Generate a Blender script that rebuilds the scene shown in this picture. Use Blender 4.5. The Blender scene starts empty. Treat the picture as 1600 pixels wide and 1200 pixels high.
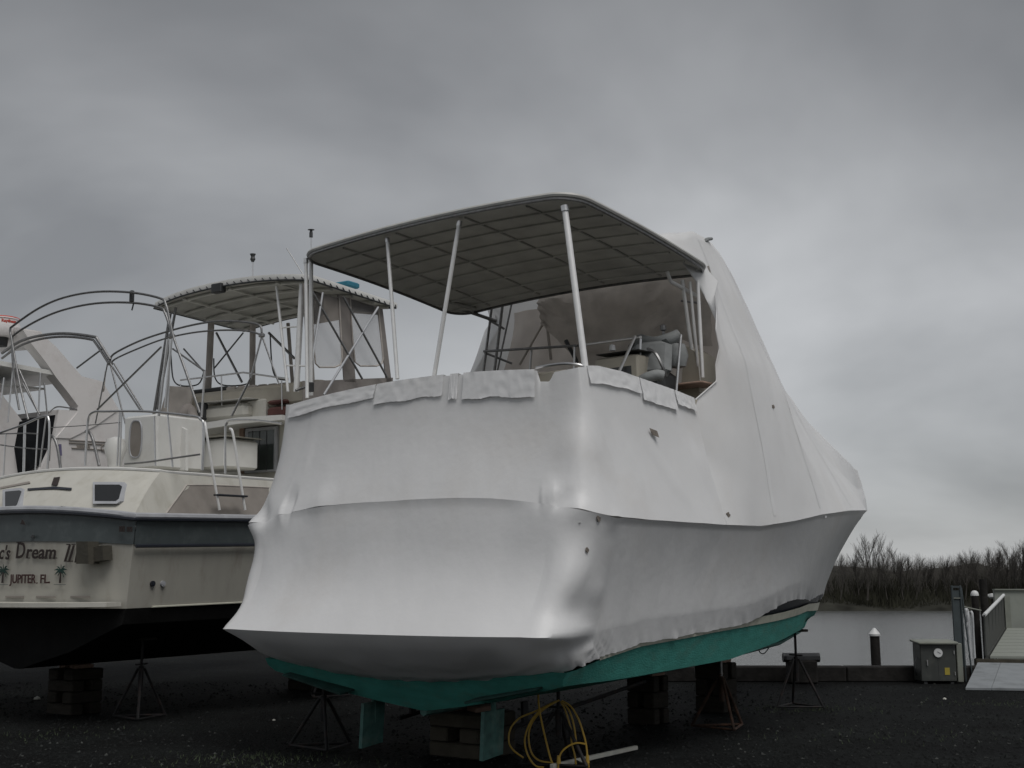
import bpy, math, random
from mathutils import Vector, Matrix, noise
random.seed(7)
sc = bpy.context.scene
R_ = math.radians

# ------------------------------------------------------------------ camera
CAM_H, PITCH, FPX = 1.6, R_(9.6), 1900.0
cam_d = bpy.data.cameras.new('camera')
cam = bpy.data.objects.new('camera', cam_d)
sc.collection.objects.link(cam)
cam.location = (0, 0, CAM_H)
cam.rotation_euler = (R_(90) + PITCH, 0, 0)
cam_d.sensor_width = 36.0
cam_d.lens = FPX / 1600.0 * 36.0
cam_d.clip_end = 3000
sc.camera = cam

# ------------------------------------------------------------------ light
SUN_ELEV, SUN_AZ = R_(60), R_(155)      # azimuth clockwise from +Y: behind the camera, a little to the right
sun_d = bpy.data.lights.new('sun', 'SUN')
sun_d.energy = 1.5
sun_d.angle = R_(40)
sun_d.color = (1.0, 0.975, 0.95)
sun = bpy.data.objects.new('sun', sun_d)
sc.collection.objects.link(sun)
sdir = Vector((math.sin(SUN_AZ) * math.cos(SUN_ELEV), math.cos(SUN_AZ) * math.cos(SUN_ELEV), math.sin(SUN_ELEV)))
sun.rotation_euler = sdir.to_track_quat('Z', 'Y').to_euler()
sun.location = sdir * 60

w = bpy.data.worlds.new('World')
sc.world = w
w.use_nodes = True
nt = w.node_tree
nt.nodes.clear()
def N(t, **k):
    n = nt.nodes.new(t)
    for a, b in k.items():
        setattr(n, a, b)
    return n
out = N('ShaderNodeOutputWorld')
bg = N('ShaderNodeBackground')
bg.inputs['Strength'].default_value = 0.1
sky = N('ShaderNodeTexSky', sky_type='NISHITA')
sky.sun_disc = False
sky.sun_elevation = SUN_ELEV
sky.sun_rotation = SUN_AZ
tc = N('ShaderNodeTexCoord')
sep = N('ShaderNodeSeparateXYZ')
nt.links.new(tc.outputs['Generated'], sep.inputs[0])
zc = N('ShaderNodeMath', operation='MAXIMUM'); zc.inputs[1].default_value = 0.0
nt.links.new(sep.outputs['Z'], zc.inputs[0])
za = N('ShaderNodeMath', operation='ADD'); za.inputs[1].default_value = 0.32
nt.links.new(zc.outputs[0], za.inputs[0])
dx = N('ShaderNodeMath', operation='DIVIDE'); dy = N('ShaderNodeMath', operation='DIVIDE')
nt.links.new(sep.outputs['X'], dx.inputs[0]); nt.links.new(za.outputs[0], dx.inputs[1])
nt.links.new(sep.outputs['Y'], dy.inputs[0]); nt.links.new(za.outputs[0], dy.inputs[1])
cmb = N('ShaderNodeCombineXYZ')
nt.links.new(dx.outputs[0], cmb.inputs[0]); nt.links.new(dy.outputs[0], cmb.inputs[1])
mp = N('ShaderNodeMapping'); mp.inputs['Location'].default_value = (3.1, 1.7, 0); mp.inputs['Scale'].default_value = (0.95, 0.9, 1)
mp.inputs['Rotation'].default_value = (0, 0, R_(20))
nt.links.new(cmb.outputs[0], mp.inputs[0])
n1 = N('ShaderNodeTexNoise'); n1.inputs['Scale'].default_value = 1.25; n1.inputs['Detail'].default_value = 5; n1.inputs['Roughness'].default_value = 0.5; n1.inputs['Distortion'].default_value = 0.25
nt.links.new(mp.outputs[0], n1.inputs['Vector'])
cr = N('ShaderNodeValToRGB')
cr.color_ramp.elements[0].position = 0.3; cr.color_ramp.elements[0].color = (0.49, 0.497, 0.505, 1)
cr.color_ramp.elements[1].position = 0.68; cr.color_ramp.elements[1].color = (1.09, 1.097, 1.105, 1)
nt.links.new(n1.outputs['Fac'], cr.inputs[0])
# the overcast thins toward the horizon: slightly brighter low down, darker overhead
er = N('ShaderNodeValToRGB')
er.color_ramp.elements[0].position = 0.0; er.color_ramp.elements[0].color = (3.5, 3.53, 3.55, 1)
er.color_ramp.elements[1].position = 0.47; er.color_ramp.elements[1].color = (1.75, 1.77, 1.80, 1)
e = er.color_ramp.elements.new(0.20); e.color = (3.5, 3.53, 3.57, 1)
e = er.color_ramp.elements.new(0.31); e.color = (3.35, 3.38, 3.42, 1)
e = er.color_ramp.elements.new(0.9); e.color = (1.75, 1.77, 1.80, 1)
nt.links.new(zc.outputs[0], er.inputs[0])
mul = N('ShaderNodeMix', data_type='RGBA', blend_type='MULTIPLY'); mul.inputs['Factor'].default_value = 1
nt.links.new(er.outputs[0], mul.inputs[6]); nt.links.new(cr.outputs[0], mul.inputs[7])
mx = N('ShaderNodeMix', data_type='RGBA'); mx.inputs['Factor'].default_value = 0.05
nt.links.new(mul.outputs[2], mx.inputs[6]); nt.links.new(sky.outputs[0], mx.inputs[7])
nt.links.new(mx.outputs[2], bg.inputs['Color'])
nt.links.new(bg.outputs[0], out.inputs[0])

sc.view_settings.view_transform = 'Standard'
sc.view_settings.look = 'None'
sc.view_settings.exposure = 0.50
sc.view_settings.gamma = 1.0
sc.view_settings.use_curve_mapping = False
sc.cycles.max_bounces = 6

# ------------------------------------------------------------------ frames and pixel helpers
def ray(px, py):
    a = (px - 800) / FPX; b = (600 - py) / FPX
    c, s = math.cos(PITCH), math.sin(PITCH)
    return Vector((a, c - b * s, s + b * c))
EYE = Vector((0, 0, CAM_H))
class Frame:
    """local axes: x starboard, y forward, z up"""
    def __init__(s, x, y, z, th, bp):
        t, b = R_(th), R_(bp)
        F = Vector((math.sin(t), math.cos(t), 0)); R = Vector((math.cos(t), -math.sin(t), 0)); Z = Vector((0, 0, 1))
        m = Matrix((R, F * math.cos(b) + Z * math.sin(b), Z * math.cos(b) - F * math.sin(b))).transposed()
        s.M = Matrix.Translation((x, y, z)) @ m.to_4x4()
        s.I = s.M.inverted()
    def h(s, px, py, ax, val):
        o = s.I @ EYE; d = s.I.to_3x3() @ ray(px, py)
        i = 'vuz'.index(ax); t = (val - o[i]) / d[i]
        return o + d * t
    def plan(s, px, py, fn, lo, hi):
        """point on the vertical surface v = fn(u) seen at a pixel"""
        o = s.I @ EYE; d = s.I.to_3x3() @ ray(px, py)
        def g(u):
            t = (u - o[1]) / d[1]
            return (o + d * t)[0] - fn(u)
        a, b = lo, hi; ga = g(a)
        for _ in range(50):
            m = (a + b) / 2
            if (g(m) > 0) == (ga > 0): a = m
            else: b = m
        return o + d * ((a - o[1]) / d[1])
    def w(s, p): return s.M @ Vector(p)
def G(px, py, z=0.0):
    d = ray(px, py); t = (z - CAM_H) / d.z
    return EYE + d * t
def at(px, py, Y):
    d = ray(px, py)
    return EYE + d * (Y / d.y)
FA = Frame(-1.0, 11.55, 0, 36.5, 2.3)
FB = Frame(-6.21, 15.68, 0, 32, 1.5)
FC = Frame(-10.8, 18.2, 0, 32, 1.5)

def interp(x, pts):
    if x <= pts[0][0]: return pts[0][1]
    for (a, b), (c, d) in zip(pts, pts[1:]):
        if x <= c: return b + (d - b) * (x - a) / (c - a)
    return pts[-1][1]
def lerp(a, b, t): return a + (b - a) * t
def sm(t):
    t = max(0, min(1, t)); return t * t * (3 - 2 * t)
def cat(pts, k=6):
    P = [Vector(p) for p in pts]; o = []
    for i in range(len(P) - 1):
        p0 = P[max(i - 1, 0)]; p1 = P[i]; p2 = P[i + 1]; p3 = P[min(i + 2, len(P) - 1)]
        for j in range(k):
            t = j / k
            o.append(0.5 * ((2 * p1) + (p2 - p0) * t + (2 * p0 - 5 * p1 + 4 * p2 - p3) * t * t + (3 * p1 - p0 - 3 * p2 + p3) * t ** 3))
    o.append(P[-1]); return o
def resample(P, n):
    P = [Vector(p) for p in P]; L = [0]
    for a, b in zip(P, P[1:]): L.append(L[-1] + (b - a).length)
    o = []; j = 0
    for i in range(n):
        s = L[-1] * i / (n - 1)
        while j < len(P) - 2 and L[j + 1] < s: j += 1
        d = L[j + 1] - L[j]
        o.append(P[j].lerp(P[j + 1], (s - L[j]) / d if d else 0))
    return o

# ------------------------------------------------------------------ materials
MATS = {}
def mat(name, col, rough=0.6, metal=0.0, vary=0.12, scale=6.0, bump=0.0, bscale=60.0, dirt=None, dscale=1.5, damt=0.3, transl=0.0, spec=0.5, stretch=None, coat=0.0):
    m = bpy.data.materials.new(name); m.use_nodes = True
    t = m.node_tree; b = t.nodes['Principled BSDF']; L = t.links
    b.inputs['Roughness'].default_value = rough; b.inputs['Metallic'].default_value = metal
    b.inputs['Specular IOR Level'].default_value = spec
    if coat: b.inputs['Coat Weight'].default_value = coat
    co = t.nodes.new('ShaderNodeTexCoord'); vec = co.outputs['Object']
    if stretch:
        mpn = t.nodes.new('ShaderNodeMapping'); mpn.inputs['Scale'].default_value = stretch
        L.new(vec, mpn.inputs[0]); vec = mpn.outputs[0]
    no = t.nodes.new('ShaderNodeTexNoise'); no.inputs['Scale'].default_value = scale; no.inputs['Detail'].default_value = 5
    L.new(vec, no.inputs['Vector'])
    r = t.nodes.new('ShaderNodeValToRGB')
    r.color_ramp.elements[0].position = 0.32; r.color_ramp.elements[1].position = 0.68
    r.color_ramp.elements[0].color = tuple(c * (1 - vary) for c in col) + (1,)
    r.color_ramp.elements[1].color = tuple(min(1, c * (1 + vary)) for c in col) + (1,)
    L.new(no.outputs['Fac'], r.inputs[0]); cout = r.outputs[0]
    if dirt:
        n2 = t.nodes.new('ShaderNodeTexNoise'); n2.inputs['Scale'].default_value = dscale; n2.inputs['Detail'].default_value = 8; n2.inputs['Roughness'].default_value = 0.65
        L.new(vec, n2.inputs['Vector'])
        r2 = t.nodes.new('ShaderNodeValToRGB'); r2.color_ramp.elements[0].position = 0.5; r2.color_ramp.elements[1].position = 0.75
        r2.color_ramp.elements[0].color = (0, 0, 0, 1); r2.color_ramp.elements[1].color = (damt, damt, damt, 1)
        L.new(n2.outputs['Fac'], r2.inputs[0])
        mi = t.nodes.new('ShaderNodeMix'); mi.data_type = 'RGBA'
        L.new(r2.outputs[0], mi.inputs['Factor']); L.new(cout, mi.inputs[6]); mi.inputs[7].default_value = tuple(dirt) + (1,)
        cout = mi.outputs[2]
    L.new(cout, b.inputs['Base Color'])
    if bump:
        nb = t.nodes.new('ShaderNodeTexNoise'); nb.inputs['Scale'].default_value = bscale; nb.inputs['Detail'].default_value = 4
        L.new(vec, nb.inputs['Vector'])
        bn = t.nodes.new('ShaderNodeBump'); bn.inputs['Strength'].default_value = bump; bn.inputs['Distance'].default_value = 0.02
        L.new(nb.outputs['Fac'], bn.inputs['Height']); L.new(bn.outputs[0], b.inputs['Normal'])
    if transl:
        tr = t.nodes.new('ShaderNodeBsdfTranslucent'); L.new(cout, tr.inputs['Color'])
        ms = t.nodes.new('ShaderNodeMixShader'); ms.inputs[0].default_value = transl
        o = t.nodes['Material Output']
        L.new(b.outputs[0], ms.inputs[1]); L.new(tr.outputs[0], ms.inputs[2]); L.new(ms.outputs[0], o.inputs['Surface'])
    MATS[name] = m; return m
film = mat('shrink_film', (.78, .785, .79), .38, vary=.03, scale=1.2, bump=.14, bscale=11, dirt=(.58, .53, .47), dscale=.9, damt=.25, transl=.24, spec=.35)
film2 = mat('thin_shrink_film', (.84, .845, .85), .42, vary=.03, scale=1.2, bump=.12, bscale=9, dirt=(.62, .58, .52), dscale=.9, damt=.2, transl=.30, spec=.35)
tape = mat('film_tape', (.76, .765, .77), .3, vary=.03, bump=.2, bscale=12, spec=.4)
smut = mat('film_scuff', (.16, .14, .12), .7, vary=.3, scale=30)
teal = mat('teal_bottom_paint', (.055, .245, .208), .75, vary=.12, scale=5, bump=.3, bscale=30, dirt=(.085, .18, .15), dscale=3.2, damt=.75, spec=.2, stretch=(1, 1, 2.5))
dteal = mat('worn_teal_metal', (.05, .13, .115), .7, vary=.3, scale=9, dirt=(.2, .25, .22), dscale=5, damt=.5)
dtealb = mat('dark_teal_metal', (.012, .05, .042), .7, vary=.3, scale=9)
cream_shade = mat('cream_gelcoat_shaded', (.37, .36, .32), .45, vary=.05, scale=3, dirt=(.22, .20, .16), dscale=2.6, damt=.6, spec=.3, stretch=(1.6, 1.6, .6))  # same cream as the trunk, darkened for the shade on the upright hull
cream = mat('cream_gelcoat', (.48, .47, .425), .35, vary=.05, scale=3, dirt=(.30, .28, .22), dscale=2.6, damt=.55, spec=.4, stretch=(1.6, 1.6, .6))
white = mat('white_gelcoat', (.62, .62, .60), .3, vary=.04, scale=2, dirt=(.45, .43, .40), dscale=3, damt=.4)
pinkw = mat('white_arch_gelcoat', (.66, .64, .63), .35, vary=.05, scale=2, dirt=(.42, .38, .36), dscale=4, damt=.4)
bootcr = mat('cream_boot_stripe', (.50, .50, .42), .5, vary=.1, scale=12, dirt=(.25, .25, .2), dscale=6, damt=.5)
navy = mat('dark_hull_stripe', (.015, .018, .026), .4)
greyband = mat('blue_grey_band', (.070, .085, .088), .4, vary=.08, scale=5, dirt=(.2, .22, .22), dscale=6, damt=.3)
black = mat('black_bottom_paint', (.006, .006, .006), .85, vary=.4, scale=3, bump=.2, bscale=25, spec=.2)
blackt = mat('black_canvas', (.010, .011, .013), .9, vary=.3, bump=.3, bscale=20, spec=.15)
steel = mat('polished_tube', (.62, .62, .62), .28, metal=.9, vary=.06, scale=20)
dsteel = mat('weathered_tube', (.22, .22, .22), .4, metal=.75, vary=.2, scale=25)
alum = mat('white_painted_tube', (.80, .80, .79), .35, metal=.3, vary=.05, scale=12)
canvw = mat('hardtop_white', (.60, .60, .58), .6, vary=.06, scale=5, dirt=(.4, .38, .34), dscale=3, damt=.4)
under = mat('hardtop_lining', (.62, .62, .585), .8, vary=.12, scale=3, bump=.15, bscale=14, spec=.2)
underb = mat('canvas_lining', (.48, .48, .45), .85, vary=.12, scale=3, bump=.25, bscale=10, spec=.15)
trim = mat('edge_trim', (.42, .42, .40), .45, vary=.08)
taupe = mat('taupe_canvas', (.25, .23, .215), .9, vary=.12, scale=4, bump=.35, bscale=9, spec=.1, transl=.12)
taupd = mat('dark_taupe_canvas', (.50, .465, .43), .9, vary=.15, scale=4, transl=.25, bump=.3, bscale=9, spec=.1)
tent_brown = mat('tent_inner_brown', (.68, .63, .59), .9, vary=.10, scale=2.5, bump=.3, bscale=6, spec=.1, transl=.35)  # brownish look of the tent's inside, put into the colour
mesh_p = mat('taupe_side_panel', (.235, .215, .195), .75, vary=.08, scale=5, dirt=(.16, .14, .12), dscale=3, damt=.4, spec=.2)
beige = mat('beige_gelcoat', (.36, .335, .28), .5, vary=.08, scale=4, dirt=(.3, .27, .22), dscale=3, damt=.4)
grcush = mat('grey_cushion', (.20, .21, .21), .7, vary=.12, scale=8, bump=.3, bscale=15)
dkgrey = mat('dark_vinyl', (.030, .032, .034), .55, vary=.2)
maroon = mat('maroon_cushion', (.09, .035, .03), .8, vary=.2)
darkglass = mat('dark_window_glass', (.008, .009, .010), .08, vary=.1, spec=.6)
greenglass = mat('grey_green_glass', (.045, .055, .052), .12, vary=.2, scale=2, spec=.6)
winframe = mat('window_frame_grey', (.33, .34, .36), .45)
olive = mat('olive_box', (.050, .046, .035), .8, vary=.15, bump=.3, bscale=18)
ink = mat('dark_lettering', (.022, .014, .012), .6, vary=.2)
red_ink = mat('maroon_lettering', (.035, .010, .009), .6, vary=.1)
red_l = mat('red_lettering', (.42, .05, .03), .6, vary=.05)
palm_g = mat('palm_print_green', (.006, .030, .024), .6, vary=.2)
wood = mat('weathered_timber', (.024, .021, .017), .85, vary=.3, scale=5, bump=.5, bscale=22, stretch=(1, 1, 4), dirt=(.03, .028, .024), dscale=3, damt=.7, spec=.2)
woodl = mat('pale_timber', (.052, .047, .036), .85, vary=.2, scale=5, bump=.5, bscale=22, dirt=(.05, .045, .035), dscale=3, damt=.6, spec=.2)
woodp = mat('pinkish_wedge', (.22, .15, .115), .85, vary=.2, scale=8, bump=.3, bscale=30)
pile = mat('creosote_piling', (.016, .015, .014), .85, vary=.4, scale=6, bump=.5, bscale=20, spec=.2)
rust = mat('rusty_stand_steel', (.045, .028, .020), .8, vary=.5, scale=9, bump=.4, bscale=50, dirt=(.12, .05, .03), dscale=8, damt=.6, spec=.25)
dksteel = mat('black_stand_steel', (.010, .010, .011), .6, vary=.4, scale=9, dirt=(.06, .03, .02), dscale=8, damt=.5, spec=.3)
orange = mat('yellow_cord_jacket', (.36, .23, .03), .5, vary=.12, scale=9)
stickm = mat('white_stick', (.40, .40, .36), .6, vary=.12, scale=8)
capw = mat('white_cap', (.55, .56, .56), .5, vary=.08, dirt=(.3, .3, .28), dscale=12, damt=.4)
boxg = mat('grey_green_box', (.032, .036, .033), .55, vary=.12, scale=4, dirt=(.09, .09, .08), dscale=5, damt=.5)
boxs = mat('pale_box_side', (.17, .18, .155), .55, vary=.12, scale=5)
yel = mat('yellow_label', (.30, .24, .03), .6, vary=.08)
gateg = mat('teal_grey_gate', (.035, .046, .050), .6, vary=.15, scale=8)
white_hose = mat('white_hose', (.42, .43, .44), .5, vary=.12, scale=10)
concrete = mat('pale_concrete', (.19, .20, .195), .8, vary=.12, scale=3, bump=.3, bscale=30, dirt=(.10, .11, .10), dscale=2, damt=.5, spec=.2)
plate = mat('ramp_plate', (.20, .215, .225), .6, vary=.10, scale=4, dirt=(.07, .075, .075), dscale=3, damt=.6, spec=.3)
deckg = mat('green_grey_deck', (.22, .235, .21), .8, vary=.1, scale=2, dirt=(.12, .13, .11), dscale=2, damt=.5)
panelm = mat('dark_mesh_panel', (.040, .042, .038), .8, vary=.2, scale=9)
bark = mat('winter_bark', (.06, .056, .05), .9, vary=.35, scale=.6, spec=.1)
bark2 = mat('winter_twigs', (.072, .068, .062), .9, vary=.35, scale=.15, spec=.05)
brush = mat('brush_bank', (.026, .026, .022), .95, vary=.5, scale=.35, bump=.8, bscale=2, spec=.05)
teal_cloth = mat('teal_blue_cloth', (.02, .14, .20), .8, vary=.1)
vinylm = mat('clear_vinyl', (.50, .50, .50), .12, vary=.05, scale=2, spec=.5)
# clear vinyl window: mostly see-through, with a milky film
t = vinylm.node_tree
tp = t.nodes.new('ShaderNodeBsdfTransparent'); ms = t.nodes.new('ShaderNodeMixShader'); ms.inputs[0].default_value = .60
t.links.new(t.nodes['Principled BSDF'].outputs[0], ms.inputs[1]); t.links.new(tp.outputs[0], ms.inputs[2]); t.links.new(ms.outputs[0], t.nodes['Material Output'].inputs['Surface'])

def ground_mat():
    m = bpy.data.materials.new('cinder_gravel'); m.use_nodes = True
    t = m.node_tree; b = t.nodes['Principled BSDF']; L = t.links
    co = t.nodes.new('ShaderNodeTexCoord')
    v = t.nodes.new('ShaderNodeTexVoronoi'); v.inputs['Scale'].default_value = 32
    L.new(co.outputs['Object'], v.inputs['Vector'])
    r = t.nodes.new('ShaderNodeValToRGB')
    r.color_ramp.elements[0].color = (.0008, .0009, .0009, 1); r.color_ramp.elements[1].color = (.0068, .008, .008, 1)
    r.color_ramp.elements[1].position = .95
    sp = t.nodes.new('ShaderNodeSeparateColor'); L.new(v.outputs['Color'], sp.inputs[0]); L.new(sp.outputs[0], r.inputs[0])
    n = t.nodes.new('ShaderNodeTexNoise'); n.inputs['Scale'].default_value = .9; n.inputs['Detail'].default_value = 8
    L.new(co.outputs['Object'], n.inputs['Vector'])
    r2 = t.nodes.new('ShaderNodeValToRGB'); r2.color_ramp.elements[0].color = (.35, .35, .35, 1); r2.color_ramp.elements[1].color = (1.6, 1.65, 1.58, 1)
    r2.color_ramp.elements[0].position = .35; r2.color_ramp.elements[1].position = .7
    L.new(n.outputs['Fac'], r2.inputs[0])
    mi = t.nodes.new('ShaderNodeMix'); mi.data_type = 'RGBA'; mi.blend_type = 'MULTIPLY'; mi.inputs['Factor'].default_value = 1
    L.new(r.outputs[0], mi.inputs[6]); L.new(r2.outputs[0], mi.inputs[7]); L.new(mi.outputs[2], b.inputs['Base Color'])
    b.inputs['Roughness'].default_value = .85; b.inputs['Specular IOR Level'].default_value = .12
    bn = t.nodes.new('ShaderNodeBump'); bn.inputs['Strength'].default_value = .8; bn.inputs['Distance'].default_value = .03
    L.new(v.outputs['Distance'], bn.inputs['Height']); L.new(bn.outputs[0], b.inputs['Normal'])
    return m
gravelm = ground_mat()
def stone_mat():
    m = bpy.data.materials.new('loose_stone'); m.use_nodes = True
    t = m.node_tree; b = t.nodes['Principled BSDF']; L = t.links
    co = t.nodes.new('ShaderNodeTexCoord')
    n = t.nodes.new('ShaderNodeTexWhiteNoise')
    sn = t.nodes.new('ShaderNodeVectorMath'); sn.operation = 'SNAP'; sn.inputs[1].default_value = (.05, .05, .05)
    L.new(co.outputs['Object'], sn.inputs[0]); L.new(sn.outputs[0], n.inputs[0])
    r = t.nodes.new('ShaderNodeValToRGB'); e = r.color_ramp.elements
    e[0].color = (.004, .0043, .0043, 1); e[1].color = (.06, .064, .06, 1); e[1].position = 1
    x = e.new(.9); x.color = (.011, .0125, .0125, 1)
    L.new(n.outputs['Value'], r.inputs[0]); L.new(r.outputs[0], b.inputs['Base Color'])
    b.inputs['Roughness'].default_value = .8; b.inputs['Specular IOR Level'].default_value = .15
    return m
stonem = stone_mat()
def water_mat():
    m = bpy.data.materials.new('river_water'); m.use_nodes = True
    t = m.node_tree; b = t.nodes['Principled BSDF']; L = t.links
    b.inputs['Base Color'].default_value = (.10, .105, .105, 1); b.inputs['Roughness'].default_value = .15
    b.inputs['IOR'].default_value = 1.33
    co = t.nodes.new('ShaderNodeTexCoord'); mpn = t.nodes.new('ShaderNodeMapping'); mpn.inputs['Scale'].default_value = (1, 2.2, 1)
    L.new(co.outputs['Object'], mpn.inputs[0])
    n = t.nodes.new('ShaderNodeTexNoise'); n.inputs['Scale'].default_value = 1.6; n.inputs['Detail'].default_value = 6; n.inputs['Roughness'].default_value = .6
    L.new(mpn.outputs[0], n.inputs['Vector'])
    bn = t.nodes.new('ShaderNodeBump'); bn.inputs['Strength'].default_value = 1; bn.inputs['Distance'].default_value = .09
    L.new(n.outputs['Fac'], bn.inputs['Height']); L.new(bn.outputs[0], b.inputs['Normal'])
    return m
waterm = water_mat()

# ------------------------------------------------------------------ mesh builder
class MB:
    def __init__(s): s.v = []; s.f = []
    def add(s, vs, fs):
        o = len(s.v); s.v += [tuple(p) for p in vs]; s.f += [tuple(i + o for i in f) for f in fs]; return s
    def box(s, c, size, rz=0, rx=0, ry=0, bevel=0):
        m = Matrix.Translation(c) @ Matrix.Rotation(rz, 4, 'Z') @ Matrix.Rotation(rx, 4, 'X') @ Matrix.Rotation(ry, 4, 'Y')
        hx, hy, hz = (q / 2 for q in size)
        b = min(bevel, hx * .9, hy * .9, hz * .9)
        if not b:
            vs = [m @ Vector((x * hx, y * hy, z * hz)) for z in (-1, 1) for y in (-1, 1) for x in (-1, 1)]
            return s.add(vs, [(0, 2, 3, 1), (4, 5, 7, 6), (0, 1, 5, 4), (2, 6, 7, 3), (0, 4, 6, 2), (1, 3, 7, 5)])
        # stacked rings, corners cut
        rings = []
        for z, k in ((-hz, b), (-hz + b, 0), (hz - b, 0), (hz, b)):
            X, Y = hx - k, hy - k
            rings.append([m @ Vector(p) for p in ((-X + b, -Y, z), (X - b, -Y, z), (X, -Y + b, z), (X, Y - b, z), (X - b, Y, z), (-X + b, Y, z), (-X, Y - b, z), (-X, -Y + b, z))])
        vs = [p for r in rings for p in r]; fs = [tuple(range(7, -1, -1)), tuple(24 + i for i in range(8))]
        for r in range(3):
            for i in range(8):
                j = (i + 1) % 8; fs.append((r * 8 + i, r * 8 + j, r * 8 + 8 + j, r * 8 + 8 + i))
        return s.add(vs, fs)
    def tube(s, pts, r, n=8, closed=False):
        P = [Vector(p) for p in pts]
        rr = r if isinstance(r, (list, tuple)) else [r] * len(P)
        N_ = len(P); up = None; vs = []; fs = []
        for i, p in enumerate(P):
            if closed: d = P[(i + 1) % N_] - P[i - 1]
            else: d = P[min(i + 1, N_ - 1)] - P[max(i - 1, 0)]
            if d.length < 1e-9: d = Vector((0, 0, 1))
            d.normalize()
            if up is None: up = Vector((0, 0, 1)) if abs(d.z) < .9 else Vector((1, 0, 0))
            a = up - d * up.dot(d)
            if a.length < 1e-6: a = d.orthogonal()
            a.normalize(); up = a; b = d.cross(a)
            for k in range(n):
                th = 2 * math.pi * k / n
                vs.append(p + (a * math.cos(th) + b * math.sin(th)) * rr[i])
        for i in range(N_ if closed else N_ - 1):
            for k in range(n):
                k2 = (k + 1) % n; j = (i + 1) % N_
                fs.append((i * n + k, i * n + k2, j * n + k2, j * n + k))
        if not closed:
            fs.append(tuple(range(n - 1, -1, -1))); fs.append(tuple((N_ - 1) * n + k for k in range(n)))
        return s.add(vs, fs)
    def grid(s, rows):
        n = len(rows[0]); vs = [p for r in rows for p in r]; fs = []
        for i in range(len(rows) - 1):
            for j in range(n - 1): fs.append((i * n + j, i * n + j + 1, i * n + n + j + 1, i * n + n + j))
        return s.add(vs, fs)
    def slab(s, outline, d):
        """planar outline extruded by vector d"""
        P = [Vector(p) for p in outline]; n = len(P); d = Vector(d)
        vs = P + [p + d for p in P]
        fs = [tuple(range(n - 1, -1, -1)), tuple(range(n, 2 * n))] + [(i, (i + 1) % n, n + (i + 1) % n, n + i) for i in range(n)]
        return s.add(vs, fs)
    def lathe(s, prof, c=(0, 0, 0), n=16):
        c = Vector(c); rows = []
        for r, z in prof: rows.append([c + Vector((r * math.cos(2 * math.pi * k / n), r * math.sin(2 * math.pi * k / n), z)) for k in range(n + 1)])
        return s.grid(rows)
    def mesh(s, name, m, smooth=True, angle=40):
        me = bpy.data.meshes.new(name); me.from_pydata(s.v, [], s.f); me.materials.append(m)
        if smooth:
            me.polygons.foreach_set('use_smooth', [True] * len(me.polygons))
            me.set_sharp_from_angle(angle=R_(angle))
        me.update(); return me
def link(o, parent=None):
    sc.collection.objects.link(o)
    if parent: o.parent = parent
    return o
def part(name, mb, m, parent=None, label=None, smooth=True, angle=40, kind=None):
    o = bpy.data.objects.new(name, mb.mesh(name, m, smooth, angle)); link(o, parent)
    if label: o['label'] = label
    if kind: o['kind'] = kind
    return o
def tag(o, label, cat, group=None):
    o['label'] = label; o['category'] = cat
    if group: o['group'] = group
    return o
def thing(name, label, cat, loc=(0, 0, 0), rz=0, group=None, M=None):
    o = bpy.data.objects.new(name, None); link(o)
    if M is not None: o.matrix_world = M
    else: o.location = loc; o.rotation_euler = (0, 0, rz)
    o.empty_display_size = .2
    return tag(o, label, cat, group)
def struct(name, mb, m, smooth=False):
    return part(name, mb, m, kind='structure', smooth=smooth)
def copy_tree(o, parent=None):
    c = o.copy(); sc.collection.objects.link(c); c.parent = parent
    for ch in list(o.children): copy_tree(ch, c)
    return c
def rod(name, a, b, r, m, parent, n=10, label=None):
    return part(name, MB().tube([a, b], r, n), m, parent, label)
def text_mesh(txt, size, m, parent, M, name, shear=0.0, ext=.004, sx=1.0, bold=0.0):
    c = bpy.data.curves.new(name, 'FONT'); c.body = txt; c.size = size; c.shear = shear; c.extrude = ext; c.offset = bold; c.resolution_u = 3
    c.align_x = 'LEFT'; c.fill_mode = 'BOTH'
    tmp = bpy.data.objects.new('tmp', c); sc.collection.objects.link(tmp)
    bpy.context.view_layer.update()
    me = bpy.data.meshes.new_from_object(tmp); bpy.data.objects.remove(tmp)
    me.materials.clear(); me.materials.append(m)
    me.transform(M @ Matrix.Diagonal((sx, 1, 1, 1)))
    o = bpy.data.objects.new(name, me); link(o, parent); return o

# ================================================================== SETTING
WZ = -1.3
# land: bulkhead edge along Y~22, running away behind the boats on the left
land = [(-300, -200, 0), (300, -200, 0), (300, 22.3, 0), (2.4, 22.1, 0), (2.4, 36, 0), (-300, 36, 0)]
g = MB(); g.add(land, [(0, 1, 2, 3, 4, 5)]); struct('ground', g, gravelm)
g = MB(); g.add([(-1500, 20, WZ), (1500, 20, WZ), (1500, 1500, WZ), (-1500, 1500, WZ)], [(0, 1, 2, 3)]); struct('water', g, waterm)
g = MB(); g.add([(-300, 35.95, 0), (2.35, 35.95, 0), (2.35, 35.95, -3), (-300, 35.95, -3)], [(0, 1, 2, 3)])
g.add([(2.35, 36, 0), (2.35, 22.1, 0), (2.35, 22.1, -3), (2.35, 36, -3)], [(0, 1, 2, 3)])
g.add([(2.35, 22.05, 0), (300, 22.25, 0), (300, 22.25, -3), (2.35, 22.05, -3)], [(0, 1, 2, 3)]); struct('land_edge', g, pile)

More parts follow.
